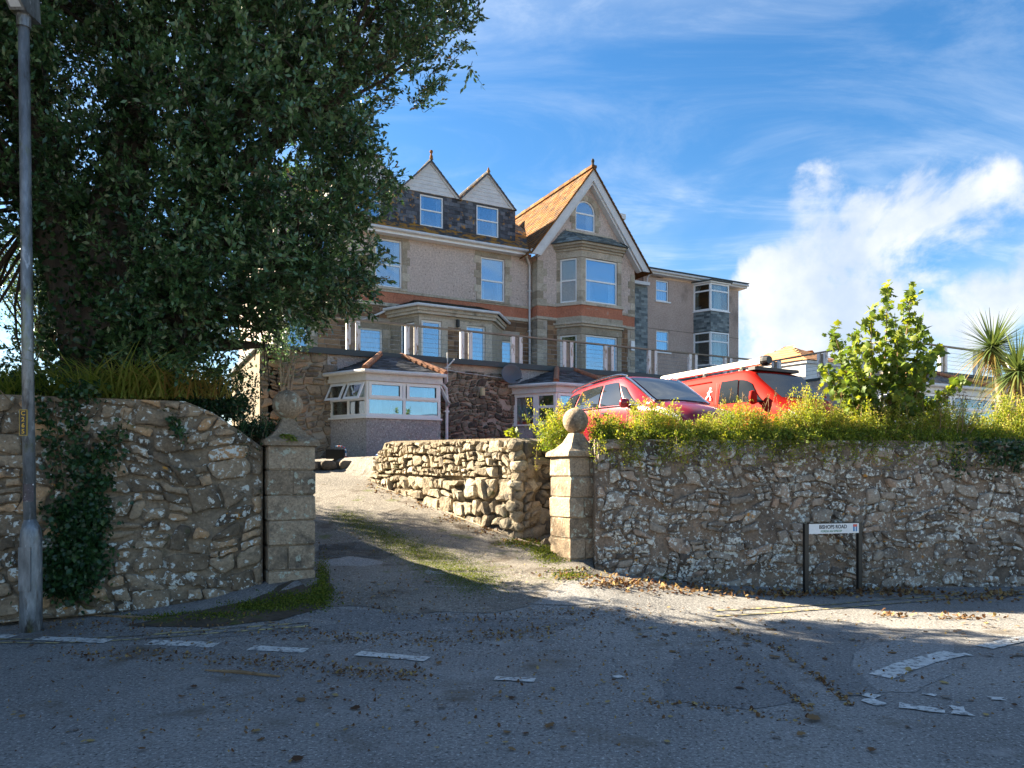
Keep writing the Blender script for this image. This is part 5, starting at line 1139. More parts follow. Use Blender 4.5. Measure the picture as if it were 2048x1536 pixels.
# ------------------------------------------------------------------ low bushes along the top of the right wall
def bush(label, p0, p1, h, n, seed, droop=0., leafsize=.031, spread=.28, mat='bush_leaf', z0=2.08, name='bush'):
    """wiry stems with tiny leaves between plan points p0 and p1"""
    r = np.random.default_rng(seed); random.seed(seed); cx, cy = (p0[0]+p1[0])/2, (p0[1]+p1[1])/2; t = thing(name, label, 'bush', (cx, cy, z0), 0, 'wiry bushes on top of the roadside wall')
    b = MB(); Ps = []; Ax = []; Tn = []
    for i in range(n):
        f = r.random(); base = np.array([lerp(p0[0], p1[0], f)-cx, lerp(p0[1], p1[1], f)-cy+r.uniform(-.08,.45), r.uniform(-.06,.04)])
        hh = 1.1*h*(1+.35*math.sin(f*9+seed)+.2*math.sin(f*23+seed))*r.uniform(.45, 1.15)
        dirv = np.array([r.normal()*spread, r.normal()*spread*.7-.05, 1.0]); dirv /= np.linalg.norm(dirv); L_ = hh
        fall = r.random() < droop
        pts = []
        for k in range(6):
            s = k/5; p = base+dirv*L_*s
            if fall: p = base+np.array([dirv[0]*L_*s, -.10-.22*s, .18*math.sin(s*2.4)-.42*s*s*r.uniform(.8,1.2)])
            pts.append(p+np.array([.03*math.sin(s*4+i), .03*math.cos(s*3+i), 0]))
        if i % 2 == 0: b.tube([Vector(p) for p in pts], [.004,.0035,.003,.0025,.002,.0015], 3, False)
        m = int(40+L_*80); q = r.random(m)**.75; ii = np.minimum((q*5).astype(int), 4); ff = (q*5-ii)[:,None]; pa = np.array(pts)
        Ps.append(pa[ii]*(1-ff)+pa[ii+1]*ff+r.normal(size=(m,3))*.024); Ax.append(np.tile(dirv*.9, (m,1))); Tn.append(np.clip(r.uniform(.1,.65)+r.normal(size=m)*.16+.25*(q-.5), 0, 1))
    nb = n*14; f = r.random(nb); low = np.stack([lerp(p0[0],p1[0],f)-cx+r.normal(size=nb)*.04, lerp(p0[1],p1[1],f)-cy+r.uniform(-.22,.35,nb), r.uniform(-.12,.17,nb)*h/.42], 1)
    Ps.append(low); Ax.append(r.normal(size=(nb,3))); Tn.append(np.clip(r.uniform(-.15,.35,nb), 0, 1))
    b.build('stem', M['twig'], t); quad_leaves('crown', np.concatenate(Ps), leafsize, .24, M[mat], t, .3, np.concatenate(Tn), np.concatenate(Ax)); return t
bush('rounded wiry bush just left of the right gate pillar ball', (.45, 10.75), (.95, 10.9), .42, 120, 1, .1)
bush('bright bush hanging over the wall corner right of the gate pillar', (1.15, 10.18), (2.5, 10.18), .37, 440, 2, .38)
bush('sunlit wiry bush below the bonnet of the red car', (2.4, 10.22), (4.0, 10.26), .37, 440, 3, .16)
bush('tall yellow tinted bush in front of the red van', (3.7, 10.28), (5.1, 10.38), .45, 440, 4, .10)
bush('bushy growth under the sycamore sapling', (5.0, 10.4), (6.3, 10.52), .40, 380, 5, .16)
bush('pale bush below the two palms at the wall end', (6.2, 10.55), (7.7, 10.85), .42, 400, 6, .30)
bush('bush at the far right end of the long wall', (7.6, 10.8), (9.6, 11.2), .46, 260, 7, .3)
def dead_stalks():
    t = thing('dry_stalks', 'dry brown dead flower stalks sticking out above the bushes', 'stalks', (4.3, 10.45, 2.1)); b = MB(); random.seed(12); P = []
    for i in range(70):
        x = random.uniform(-1.4, 2.4); p = Vector((x, random.uniform(-.1,.3), .1)); q = p+Vector((random.uniform(-.25,.25), random.uniform(-.15,.1), random.uniform(.35,.68))); c = curve(p, q, .05, 5); b.tube(c, [.005,.004,.004,.003,.003,.002], 4, False)
        for k in range(24): u = random.uniform(.6, 1); P.append(Vector(c[3]).lerp(q, u)+Vector([random.gauss(0,.012) for _ in range(3)]))
    b.build('stem', M['twig'], t); quad_leaves('seed_head', np.array(P), .02, .3, M['dead_leaf'], t, .3)
dead_stalks()
# fern on the wall top
def fern(label, X, Y, Z, n, L_, seed):
    random.seed(seed); t = thing('fern', label, 'fern', (X, Y, Z)); b = MB(); P = []; A = []
    for i in range(n):
        a = random.uniform(-2.9, -.2); d = Vector((math.cos(a), math.sin(a)*.6, 0)); pts = [d*L_*s+Vector((0,0,L_*(.75*s-.95*s*s))) for s in np.linspace(0,1,8)]; b.tube(pts, .004, 4, False)
        for s in np.linspace(.12, 1, 16):
            k = min(6, int(s*7)); p = pts[k].lerp(pts[k+1], s*7-k); side = Vector((-d.y, d.x, 0))
            for sg in (-1, 1): P.append(p); A.append(side*sg*2.2+d*.9)
    b.build('stem', M['twig'], t); o = quad_leaves('frond', np.array(P), L_*.24, .17, M['grass'], t, .8, rng.uniform(.1,.5,len(P)), np.array(A)*3)
fern('green fern fronds hanging at the wall top below the van', 4.12, 10.12, 2.1, 7, .34, 3)
fern('small fern at the wall corner left of the gate pillar', -2.78, 8.75, 2.05, 6, .22, 5)

# sycamore sapling
def sapling():
    X, Y, Z = 5.35, 10.7, 2.05; t = thing('sycamore_sapling', 'tall young sycamore sapling with yellow green lobed leaves above the wall', 'sapling', (X, Y, Z)); random.seed(6); b = MB(); P = []
    def pw(px, py, dy=0): y = Y+dy; return Vector(((px-CX)/F*y-X, dy, EYE+(HY-py)/F*y-Z))
    tips = [((1758,860),(1772,730),(1775,580),0), ((1758,860),(1815,720),(1822,582),.15), ((1755,860),(1735,740),(1745,620),-.1), ((1758,860),(1850,750),(1838,640),.1), ((1750,860),(1690,760),(1668,660),-.15), ((1750,860),(1700,760),(1712,665),.2), ((1765,860),(1850,790),(1872,700),-.1), ((1750,860),(1680,800),(1650,735),.1), ((1760,860),(1810,760),(1790,640),-.2), ((1765,860),(1870,810),(1925,765),.1), ((1755,860),(1730,790),(1700,720),-.25), ((1762,860),(1800,800),(1850,720),-.25)]
    for q0, q1, q2, dy in tips:
        p0, p1, p2 = pw(*q0), pw(*q1, dy), pw(*q2, dy*1.6); pts = [p0.lerp(p1, s)*(1-s)+p1.lerp(p2, s)*s for s in np.linspace(0,1,9)]; b.tube(pts, [.020-.0019*i for i in range(9)], 6, False)
        low = q2[1] > 650
        for s in np.linspace(.22 if low else .30, 1, 17):
            k = min(7, int(s*8)); p = pts[k].lerp(pts[k+1], s*8-k)
            for m in range(7 if s < .62 else 4):
                a = random.uniform(0, 2*math.pi); l = random.uniform(.03, .15)*(1.25-.55*s); P.append(p+Vector((math.cos(a)*l, math.sin(a)*l, random.uniform(-.02,.05))))
    b.build('trunk', M['twig'], t); P = np.array(P); q_ = P[rng.random(len(P)) < .35]; P = np.concatenate([P, q_+rng.normal(size=q_.shape)*.06, P[rng.random(len(P)) < .45]+rng.normal(size=(1,3))*.02])
    h = np.clip(P[:,2]/2.6, 0, 1); fan_leaves('crown', P, .098, SYC, M['syc_leaf'], t, .35, rng.uniform(0,.62,len(P))+.15*(rng.random(len(P)) < .2), .2)
sapling()
# cordyline palms
def cordyline(label, px, py, Y, h, r, n, seed, lean=0):
    X = (px-CX)/F*Y; zt = EYE+(HY-py)/F*Y; t = thing('cordyline_palm', label, 'palm', (X, Y, zt-h), 0, 'cordyline palms beyond the wall'); random.seed(seed)
    MB().tube([(lean,0,0),(lean*.75,0,h*.35),(lean*.3,0,h*.75),(0,0,h+.05)], [.09,.075,.065,.07], 10).build('trunk', M['bark_pale'], t, True)
    V = []; T = []; tn = []
    for i in range(int(n*1.5)):
        a = random.uniform(0, 2*math.pi); el = math.asin(random.uniform(-.75, .98)); L_ = r*random.uniform(.75, 1.1); d = Vector((math.cos(a)*math.cos(el), math.sin(a)*math.cos(el), math.sin(el))); s = Vector((-math.sin(a), math.cos(a), 0)); w = .017*r/.7
        base = Vector((0,0,h)); tone = random.uniform(.1,.6) if el > -.35 else random.uniform(.55,1); k = len(V)
        for j in range(5):
            u = j/4; p = base+d*L_*u+Vector((0,0,-.16*r*u*u*(1.3-math.sin(el)))); ww = w*(1-.0*u)*(1.15 if j == 1 else 1)*(1-u*.96)+.001
            V += [tuple(p-s*ww), tuple(p+s*ww)]; tn += [tone, tone]
        T += [(k+2*j, k+2*j+1, k+2*j+3, k+2*j+2) for j in range(4)]
    np_mesh('crown', np.array(V), np.array(T), M['palm'], t, np.array(tn))
    P = np.array([(random.gauss(0,.05), random.gauss(0,.05), h-random.uniform(.05,.45)) for _ in range(160)]); quad_leaves('dead_skirt', P, .28, .03, M['dead_leaf'], t, -.2, rng.uniform(.5,1,160), np.array([0,0,-2.]))
cordyline('taller cordyline palm with curved pale trunk right of the sapling', 1985, 695, 15.5, 2.0, .95, 190, 1, .28)
cordyline('lower cordyline palm at the right edge behind the taller one', 2036, 742, 14.6, 1.5, .95, 190, 2, .1)

# ------------------------------------------------------------------ plants on and against the left wall
def ivy():
    t = thing('ivy', 'dark green ivy climbing the stone wall right of the lamp column', 'ivy', (-5.37, 7.6, 0), LA); random.seed(2); b = MB(); P = []
    def wp(px, py): 
        a = (px-CX)/F; Y = (7.6+.4545*5.37)/(1-.4545*a); X = a*Y; return ((X+5.37)*math.cos(LA)+(Y-7.6)*math.sin(LA), EYE+(HY-py)/F*Y)
    trails = [([(78,790),(95,850),(112,910),(125,990),(135,1060)], .055, 260), ([(140,780),(150,850),(158,920),(165,1000),(170,1080)], .085, 520), ([(228,850),(222,900),(205,960),(190,1020),(180,1080)], .075, 330), ([(195,900),(192,960),(185,1010)], .06, 160), ([(348,835),(355,860),(368,882)], .035, 60),
              ([(150,1010),(155,1060),(150,1110),(150,1150),(130,1180)], .14, 1900), ([(180,1000),(180,1060),(165,1120),(150,1160)], .10, 1100), ([(120,1090),(110,1150),(150,1200)], .09, 400), ([(160,760),(165,800)], .1, 150)]
    for px, w, n in trails:
        q = [wp(*p) for p in px]; b.tube([(x, -.045, z) for x, z in q], .006, 5)
        for _ in range(n):
            f = random.random()*(len(q)-1); i = min(int(f), len(q)-2); x = lerp(q[i][0], q[i+1][0], f-i)+random.gauss(0, w); z = lerp(q[i][1], q[i+1][1], f-i)+random.gauss(0,.04); P.append((x, -.05-abs(random.gauss(0,.035 if w < .1 else .07)), z))
    b.build('stem', M['twig'], t); P = np.array(P); P = P[P[:,2] > .05]
    fan_leaves('foliage', P, .052, IVY, M['ivy_leaf'], t, .15, axis=np.array([0,-.5,-.8]))
    b = MB()
    for px in ([(110,800),(120,900),(135,990)], [(250,820),(235,880),(228,930)], [(165,770),(185,800),(165,840)], [(0,780),(30,810)]):
        q = [wp(*p) for p in px]; b.tube([(x, -.06, z) for x, z in q], .006, 5)
    b.build('bare_stem', M['twig'], t)
    t2 = thing('ivy', 'strands of ivy hanging over the right end of the lichened wall', 'ivy', (7, 10.4, 2.0)); P = []; b = MB()
    for k in range(16):
        x = random.uniform(-.9, 1.6); L_ = random.uniform(.15, .55); y = right_wall_y(7+x)-10.4-.05
        b.tube([(x, y+.1, .15), (x+.03, y-.03, -L_*.4), (x-.02, y-.02, -L_)], .005, 4)
        for _ in range(60): f = random.random(); P.append((x+random.gauss(0,.07), y-abs(random.gauss(.02,.04)), .12-L_*f*1.1))
    b.build('stem', M['twig'], t2); fan_leaves('foliage', np.array(P), .05, IVY, M['ivy_leaf'], t2, .15, axis=np.array([0,-.5,-.8]))
ivy()
def blades(name, label, cat, pts, n, L_, tones, seed, mat='grass', spreadv=.12, w=.008, kind=None):
    r = np.random.default_rng(seed); P = np.array(pts)[r.integers(0, len(pts), n)]+r.normal(size=(n,3))*np.array([spreadv,spreadv*.6,.01]); a = r.uniform(0, 2*np.pi, n); L2 = L_*r.uniform(.4,1.2,n); le = r.gamma(2.0,.42,n)
    d = np.stack([np.cos(a)*le, np.sin(a)*le, np.ones(n)], 1); s = np.stack([-np.sin(a), np.cos(a), np.zeros(n)], 1)*w
    mid = P+d*L2[:,None]*.55; tip = P+d*L2[:,None]*np.array([1.5,1.5,.86]); V = np.stack([P-s, P+s, mid+s*.8, mid-s*.8, tip+s*.1, tip-s*.1], 1).reshape(-1,3); i = (np.arange(n)*6)[:,None]
    Fq = np.concatenate([i+np.array([0,1,2,3]), i+np.array([3,2,4,5])], 0); tone = np.clip(r.uniform(*tones, n), 0, 1)
    c = P.mean(0); o = np_mesh(name, V-c, Fq, M[mat], None, np.repeat(tone, 6)); o.location = c
    return props(o, label, cat, None, kind)
def wallpt(px, py, back=.15):
    a = (px-CX)/F; Y = (7.6+.4545*5.37+back)/(1-.4545*a); return (a*Y, Y, EYE+(HY-py)/F*Y)
blades('grass', 'clump of sunlit yellow green grass on top of the left wall', 'grass', [wallpt(px, 797, .22) for px in range(165, 345, 6)], 520, .46, (.15,.7), 1, spreadv=.10, w=.011, kind='stuff')
blades('grass', 'rusty brown dead grass and bracken on top of the left wall', 'grass', [wallpt(px, 797, .3) for px in range(240, 440, 6)], 560, .34, (.6,1), 2, spreadv=.12, kind='stuff')
blades('grass', 'grass beside the lamp column on top of the wall', 'grass', [wallpt(px, 797, .3) for px in range(-20, 120, 5)], 450, .34, (.0,.5), 3, spreadv=.12, kind='stuff')
bush('dark ivy leaved shrub on the left wall top under the tree', (-4.2, 8.55), (-3.3, 8.85), .34, 150, 18, .15, .045, .5, 'ivy_leaf', 2.36, 'shrub')
bush('low dark shrub on the wall top left of the lamp column', (-6.2, 7.6), (-5.0, 8.1), .30, 150, 19, .1, .045, .5, 'ivy_leaf', 2.4, 'shrub')
bush('small dark shrub on the sloping wall top beside the left pillar ball', (-3.35, 8.75), (-2.85, 9.0), .2, 70, 17, .2, .03, .5, 'ivy_leaf', 2.12, 'shrub')

# moss, litter and leaves on the ground
def moss(label, spots, n, seed, size=.024, hgt=.03):
    r = random.Random(seed); P = []
    for cx_, cy_, sx_, sy_, k in spots:
        for _ in range(int(n*k)): x, y, z = hit(r.gauss(cx_, sx_), r.gauss(cy_, sy_)); P.append((x, y, z+.009+hgt*max(0, r.gauss(0,.5))))
    P = np.array(P); c = P.mean(0); o = quad_leaves('moss', P-c, size, .4, M['moss'], None, .9, axis=np.array([0,0,.5])); o.location = c; props(o, label, 'moss', None, 'stuff')
pxsheet('verge', blob([(250,1252),(420,1232),(530,1190),(560,1172),(632,1140),(655,1135),(668,1180),(650,1215),(560,1240),(420,1256)]), M['soil'], .010)
moss('bright green moss bank round the foot of the left gate pillar', [(645,1155,7,20,.5), (640,1192,13,12,.9), (590,1202,30,8,1.0), (520,1215,32,6,.8), (410,1232,40,4,.5), (330,1238,40,4,.3)], 2300, 1, .02, .016)
moss('moss edging the foot of the driveway wall', [(1050,1088,28,5,.7), (1085,1104,16,6,.6), (1140,1152,22,5,.4), (1100,1120,20,6,.4)], 1500, 2)
moss('green moss streak along the middle of the driveway', [(lerp(690,960,t), lerp(1035,1165,t), 20+16*t, 7+8*t, 1.0+.6*t) for t in np.linspace(0,1,12)], 1500, 3, .013, .005)
DEAD = [(0,0),(.1,.3),(.3,.28),(.38,.5),(.55,.3),(.75,.34),(1,.05),(.78,-.25),(.55,-.27),(.4,-.5),(.28,-.25),(.08,-.3)]
def litter(label, spots, size, seed, lift=.012, n0=1):
    r = random.Random(seed); P = []
    for (px, py, sx, sy, n) in spots:
        for _ in range(int(n*n0)):
            y_ = r.gauss(py, sy); 
            if y_ < 960: continue
            x, y, z = hit(r.gauss(px, sx), y_)
            if x > 1.3 and y > right_wall_y(x)-.03: continue
            P.append((x, y, z+abs(r.gauss(0, lift))+.006))
    P = np.array(P); c = P.mean(0); o = fan_leaves('leaf_litter', P-c, size, DEAD, M['dead_leaf'], None, 1.6); o.location = c; props(o, label, 'leaf litter', None, 'stuff')
litter('drift of brown leaves along the foot of the right wall', [(1240,1165,30,6,90), (1300,1172,40,6,130), (1400,1183,50,5,150), (1500,1188,50,5,150), (1580,1190,30,4,140), (1680,1188,30,5,170), (1760,1184,40,5,190), (1830,1186,30,4,90), (2000,1190,60,4,120), (1960,1198,70,5,140), (1800,1232,30,4,40), (1930,1236,40,3,60)], .05, 1, .02)
litter('crumbled brown leaves collected at the foot of the driveway wall', [(800,985,25,6,160), (860,1008,22,6,160), (920,1035,22,6,160), (980,1062,20,6,140), (1050,1085,22,5,110), (1150,1155,30,5,110), (1220,1168,25,5,140), (770,970,20,4,100)], .04, 2, .02)
def seam(pts, n, w): return [(lerp(a[0],b[0],t), lerp(a[1],b[1],t), w, w*.35, n) for a, b in zip(pts, pts[1:]) for t in np.linspace(0,.99,6)]
litter('thin lines of brown debris lying in the road seams', seam([(150,1310),(330,1312),(520,1325),(700,1345),(830,1352)], 26, 22)+seam([(560,1262),(700,1278),(860,1282),(1000,1270),(1100,1262)], 22, 22)+seam([(1450,1262),(1560,1300),(1640,1360),(1700,1410)], 12, 5)+seam([(1400,1262),(1480,1320),(1560,1380),(1620,1420)], 8, 5)+seam([(1300,1405),(1420,1415),(1600,1445)], 7, 10)+seam([(680,1190),(800,1235),(960,1240),(1180,1225)], 12, 14)+seam([(100,1250),(300,1245),(520,1235)], 16, 20), .028, 3, .006)
litter('specks of leaf crumbs scattered over the whole road', [(1024,1350,600,70,700), (1500,1300,350,60,450), (400,1420,400,60,150), (900,1150,130,60,260), (680,1110,30,30,90), (760,1190,60,20,140), (300,1262,160,12,260), (1150,1235,120,14,200)], .024, 4, .004)
lm = []
for k in range(7):
    o = fan_leaves('fallen_leaf', np.zeros((1,3)), 1.0, DEAD, M['dead_leaf'], None, 3, np.array([k/6])); lm.append(o.data); bpy.data.objects.remove(o)
    me = lm[-1]; random.seed(k)
    for v in me.vertices: v.co.z = .10*abs(math.sin(v.co.x*3+k))+.12*v.co.y*v.co.y*random.uniform(.5,1.4)
random.seed(44)
big = [(705,1417),(820,1418),(515,1468),(295,1463),(1010,1470),(450,1398),(660,1312),(680,1345),(600,1525),(1480,1380),(1610,1470),(1640,1440),(1985,1312),(1500,1290),(1560,1318),(2030,1310),(1815,1345),(1880,1365),(1700,1280),(1330,1270),(340,1236),(355,1238),(1250,1240),(1740,1500),(1560,1480)]
big += [(random.uniform(0,2048), 1240+280*random.random()**1.3) for _ in range(150)]+[(random.uniform(1200,2048), 1215+random.uniform(0,70)) for _ in range(70)]+[(random.uniform(700,1150), random.uniform(1060,1220)) for _ in range(25)]
for k, (px, py) in enumerate(big):
    X, Y, Z = hit(px, py); s = (.085 if k < 25 else random.uniform(.035, .075)); o = bpy.data.objects.new('fallen_leaf', random.choice(lm)); COL.objects.link(o); o.location = (X, Y, Z+.012); o.scale = (s,s,s*.8); o.rotation_euler = (random.uniform(-.2,.2), random.uniform(-.2,.2), random.uniform(0,6.3))
    zone = 'on the driveway between the gate pillars' if Y > 7.8 and X < 1.2 else 'on the sunlit strip near the right wall' if X > 1.2 and Y > 7.2 else 'in the dark near foreground of the road' if Y < 5.2 else 'on the left half of the road' if X < 0 else 'on the right half of the road'
    tn_ = ('dark brown', 'deep brown', 'brown', 'reddish brown', 'tan', 'pale tan', 'pale yellow')[lm.index(o.data)]
    props(o, ('large ' if k < 25 else 'small ')+tn_+' autumn leaf lying '+zone, 'leaf', 'fallen leaves scattered on the road')
for pts, lb_ in (([(410,1343),(480,1347),(560,1356)], 'long flat strip of brown bark lying on the road'), ([(170,1232),(260,1236),(318,1239)], 'thin brown cane lying at the foot of the ivy wall')):
    q = [hit(*p, .012) for p in pts]; o = MB().tube(q, [.006,.018,.008], 6).build('stick', M['twig']); props(o, lb_, 'stick')
q = [hit(px, py, .02) for px, py in ((755,975),(840,1003),(930,1042),(1010,1072),(1080,1095))]
o = MB().tube(q, .014, 6).build('stick', M['bark_pale']); props(o, 'long pale dry stem lying along the foot of the driveway wall', 'stick')

# ------------------------------------------------------------------ lamp column and street sign
def lamp_post():
    X, Y, Z = hit(62, 1262); t = thing('lamp_post', 'galvanised street lamp column with number plate at the left edge', 'lamp post', (X, Y, Z)); k = Y/F
    ln = lambda z: -.012*z
    H = 6.15
    MB().tube([(0,0,-.05),(0,0,.3),(0,0,.95),(0,0,1.03),(-.012,0,1.13)], [.102,.10,.098,.09,.056], 20).build('base', M['galv'], t, True)
    MB().tube([(-.012,0,1.12),(ln(3)-.0,0,3),(ln(H),0,H)], [.056,.054,.050], 18).build('pole', M['galv'], t, True)
    MB().box(-.06, .06, -.104, -.085, .42, .86).build('access_door', M['galv'], t)
    ps = plain('number_plate_yellow', (.62,.40,.05), .5)
    zc = EYE+(HY-846)*k-Z; pl = MB().box(-.075, .005, -.066, -.060, zc-.13, zc+.13); o = pl.build('number_plate', ps, t); MB().box(-.069, -.001, -.068, -.0662, zc-.124, zc+.124).build('plate_face', M['black'], o)
    for i, ch in enumerate('C265'): text('character', ch, .062, M['yellow'], o, (-.035, -.0685, zc+.092-i*.061), (R(90),0,0), .001, 'CENTER', 1.05, .0015)
    z1 = EYE+(HY-985)*k-Z; b = MB(); n = 10
    for (za, zb_, mm) in ((z1-.09, z1+.09, 'sticker'),):
        vs = [(-.012+.058*math.sin(a), -.058*math.cos(a), z) for z in (za, zb_) for a in np.linspace(-1.2, 1.2, n)]; b.add(vs, [(i, i+1, n+i+1, n+i) for i in range(n-1)]); b.build('sticker', M[mm], t)
    hx = ln(H)
    MB().tube([(hx,0,H-.02),(hx,0,H+.12)], [.065,.065], 14).build('collar', M['galv'], t)
    b = MB(); b.add([(hx-.075,-.10,H+.10),(hx+.085,-.10,H+.10),(hx+.085,.14,H+.10),(hx-.075,.14,H+.10),(hx-.06,-.30,H+.28),(hx+.07,-.30,H+.28),(hx+.07,.14,H+.36),(hx-.06,.14,H+.36)], [(0,3,2,1),(4,5,6,7),(0,1,5,4),(1,2,6,5),(2,3,7,6),(3,0,4,7)]); b.build('lantern', M['galv'], t)
    MB().add([(hx-.05,-.125,H+.115),(hx+.06,-.125,H+.115),(hx+.055,-.27,H+.245),(hx-.045,-.27,H+.245)], [(0,1,2,3)]).build('lantern_glass', M['lamp_glass'], t)
lamp_post()
def street_sign():
    X, Y, Z = hit(1612, 1187); X2, Y2, Z2 = hit(1719, 1182); an = math.atan2(Y2-Y, X2-X)
    t = thing('street_sign', 'low white street name plate on two black posts in front of the wall', 'sign', (X, Y, 0), an); w = math.hypot(X2-X, Y2-Y); k = Y/F
    zt = EYE+(HY-1048)*k; zb = EYE+(HY-1068)*k
    for x in (0, w):
        MB().box(x-.03, x+.03, -.02, .03, min(Z,Z2)-.1, zt+.004).build('post', M['black'], t)
    MB().box(.031, w-.031, -.024, -.018, zb, zt).build('plate', M['sign_white'], t); MB().box(.031, w-.031, -.026, .02, zt+.0005, zt+.012).build('backing_rail', M['black'], t)
    h = zt-zb
    text('name_lettering', 'BISHOPS ROAD', h*.52, M['sign_ink'], t, (.04+w*.43, -.0255, zb+h*.66), (R(90),0,0), .0012, 'CENTER', .92, .0012)
    text('second_lettering', 'FORDH AN EPSKOP', h*.30, M['sign_green'], t, (.04+w*.40, -.0255, zb+h*.23), (R(90),0,0), .0012, 'CENTER', .95, .0006)
    ex, ew, eh = w*.855, h*.46, h*.72; e = MB().box(ex, ex+ew, -.0262, -.0242, zb+h*.17, zb+h*.17+eh).build('emblem', M['sign_blue'], t); z = zb+h*.17
    MB().box(ex, ex+ew, -.0276, -.0264, z+eh*.66, z+eh).build('emblem_band', M['sign_red'], e); MB().box(ex+ew*.38, ex+ew*.62, -.0276, -.0264, z, z+eh*.655).build('emblem_stem', M['sign_white'], e)
street_sign()

# ------------------------------------------------------------------ neighbours, yard things
def neighbour():
    t = thing('white_house', 'white rendered house with orange hipped tile roof behind the railing', 'house', (0, 0, 2)); BASE[t.name] = 2
    def p(px, py, Y): return Vector(((px-CX)/F*Y, Y, EYE+(HY-py)/F*Y))
    c = p(1611, 726, 38); l = p(1470, 745, 41.5); r = p(1690, 738, 39.6); ze = c.z; d1 = (l-c); d2 = (r-c); bk = c+d1+d2
    b = MB(); pl = [c.xy, r.xy, bk.xy, l.xy]; pl = [(q.x, q.y) for q in pl]; b.prism(pl, 2.0, ze-.0); b.build('wall', M['white_old'], t)
    b = MB(); b.prism([((q[0]-bk.x)*1.03+bk.x, (q[1]-bk.y)*1.03+bk.y) for q in pl], ze+.002, ze+.16); b.build('fascia', M['white_old'], t)
    cc = (c+bk)/2; ap = Vector((cc.x, cc.y, ze+1.35)); E_ = [Vector((cc.x+(q[0]-cc.x)*1.1, cc.y+(q[1]-cc.y)*1.1, ze+.165)) for q in pl]; b = MB()
    for a, q in zip(E_, E_[1:]+E_[:1]):
        u = q-a; n = u.cross(ap-a).normalized(); v = n.cross(u.normalized()); H = (ap-a).dot(v); s0 = (ap-a).dot(u.normalized()); wd = u.length
        b.add([a, q, ap], [(0,1,2)]); slates(b, a, u, v, n, wd, H, .5, .3, lambda x, y, s0=s0, wd=wd, H=H: x < s0*y/H or x > wd-(wd-s0)*y/H)
    o = b.build('roof', M['tile_orange'], t); o['kind'] = 'stuff'
    u = d2.normalized(); q = c+d2*.62; an = math.atan2(u.y, u.x); w = MB().box(0, .9, -.06, .02, ze-1.25, ze-.3).build('window', M['white'], t); w.location.x, w.location.y = q.x, q.y; w.rotation_euler = (0,0,an); MB().box(.08, .82, -.075, -.062, ze-1.17, ze-.38).build('pane', M['glass'], w)
neighbour()
t, X, Y, Z = pot(652, 915, 'tall white plant pot by the left porch corner', M['white'], .13, .42, 0)
P = rng.normal(size=(90,3))*np.array([.06,.06,.08])+np.array([0,0,.5]); quad_leaves('plant', P, .10, .22, M['grass'], t, .3, rng.uniform(.1,.5,90), np.array([0,0,1.]))
X, Y, Z = hit(672, 918); t = thing('toy_crate', 'black crate of toys with a striped red, white and blue hoop by the porch', 'crate', (X, Y, Z)); b = MB()
for a in (((-.2,-.12),(.2,-.12)), ((.2,-.12),(.2,.12)), ((.2,.12),(-.2,.12)), ((-.2,.12),(-.2,-.12))): b.bar((*a[0],.11),(*a[1],.11),.02,.22)
b.box(-.2,.2,-.12,.12,0,.02); b.build('crate', M['black'], t)
hp = [(.24+.0, -.05, 0), (.24, -.05, .2), (.2, -.05, .27), (.1, -.05, .3), (.0, -.05, .29)]
for k in range(len(hp)-1):
    a, c = Vector(hp[k]), Vector(hp[k+1])
    for j in range(3): MB().tube([a.lerp(c, j/3), a.lerp(c, (j+1)/3)], .018, 8).build('hoop_band', M[('sign_red','white','sign_blue')[(k+j) % 3]], t)
X, Y, Z = hit(745, 925); t = thing('recycling_box', 'low blue recycling box at the porch foot behind the wall end', 'box', (X+.22, Y+.45, Z-.02), TH); t.scale = (.75, .75, .75); MB().add([(-.2,-.14,0),(.2,-.14,0),(.2,.14,0),(-.2,.14,0),(-.24,-.17,.26),(.24,-.17,.26),(.24,.17,.26),(-.24,.17,.26)], [(0,3,2,1),(0,1,5,4),(1,2,6,5),(2,3,7,6),(3,0,4,7)]).build('tub', M['blue'], t); MB().tube([(-.25,-.18,.26),(.25,-.18,.26),(.25,.18,.26),(-.25,.18,.26),(-.25,-.18,.26)], .02, 6).build('rim', M['blue'], t)
X, Y, Z = hit(690, 932); t = thing('stone_edging', 'low grey stone kerb mound in front of the porch', 'kerb', (X, Y, Z), .3); b = MB(); random.seed(5)
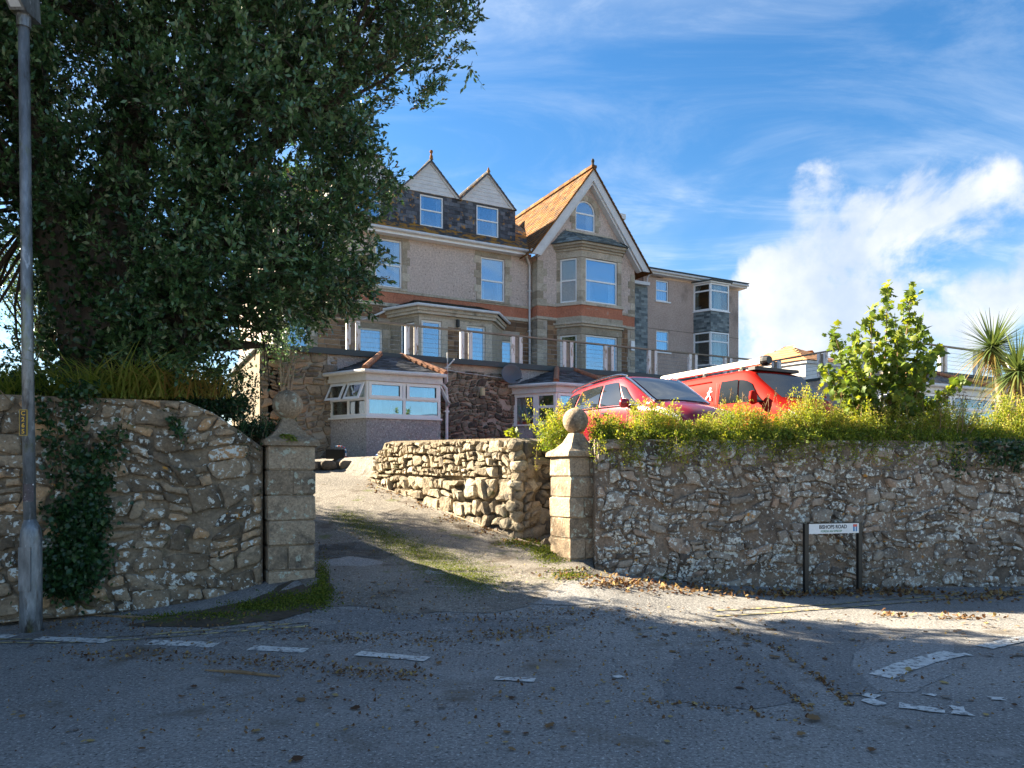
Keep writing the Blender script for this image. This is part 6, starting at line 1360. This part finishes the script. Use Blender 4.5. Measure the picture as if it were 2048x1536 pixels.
for k in range(5):
    mb = MB(); stone_mesh(mb, [(-.95+k*.4,-.1),(-.58+k*.4,-.1),(-.6+k*.4,.12),(-.93+k*.4,.14)], .01, .12, rnd=2); mb.build('stone', M['stone_dark'], t, True)
MB().box(-.95, .95, .0, .3, -.1, .1).build('backing', M['mortar_dark'], t)
for px, Yq, lb_, sd_, hh, rr_ in ((880, 17.4, 'low dark green shrub at the foot of the white drainpipe', 5, .55, .4),):
    x_, y_ = h2w(Lx(885, TD-.7), TD-.7); tt = small_tree(lb_, px, 912, hh, rr_, 'ivy_leaf', sd_, y_, False); tt.location.x = x_; tt.location.z = 2.0
x_, y_ = h2w(Lx(918, TD-.6), TD-.6); t = thing('rubbish_sack', 'shiny black rubbish sack against the dark stained wall', 'sack', (x_, y_, 2.0)); b = MB(); b.lathe([(.05,.0),(.28,.02),(.33,.18),(.27,.36),(.12,.46),(.03,.55)], 14); o = b.build('bag', M['black'], t, True); random.seed(3)
for v in o.data.vertices: v.co += Vector((random.uniform(-.03,.03), random.uniform(-.03,.03), random.uniform(-.02,.02)))
t = thing('leafy_weed', 'single bright green leafy weed on top of the driveway wall', 'weed', (.02, 11.35, 2.2)); P = np.array([(random.gauss(0,.05), random.gauss(0,.03), random.uniform(.0,.12)) for _ in range(26)]); fan_leaves('leaf', P, .10, IVY, M['syc_leaf'], t, .2, rng.uniform(.3,.7,26)); MB().tube([(0,0,-.08),(.01,0,.12)], .005, 5).build('stem', M['twig'], t)
# blue car glimpsed through the trunks
t = thing('blue_tarpaulin', 'scrap of bright blue sheeting glimpsed under the tree left of the lamp column', 'tarpaulin', (-6.3, 9.3, 2.2)); b = MB(); vs = [(x*.12, y*.14, .32+.05*math.sin(x*1.3+y)-.02*y*y) for y in range(-2,3) for x in range(-3,4)]; b.add(vs, [(j*7+i, j*7+i+1, (j+1)*7+i+1, (j+1)*7+i) for j in range(4) for i in range(6)]); b.build('sheet', M['blue'], t)
MB().box(-.3,.3,-.22,.22,0,.27).build('covered_box', M['dark_board'], t)
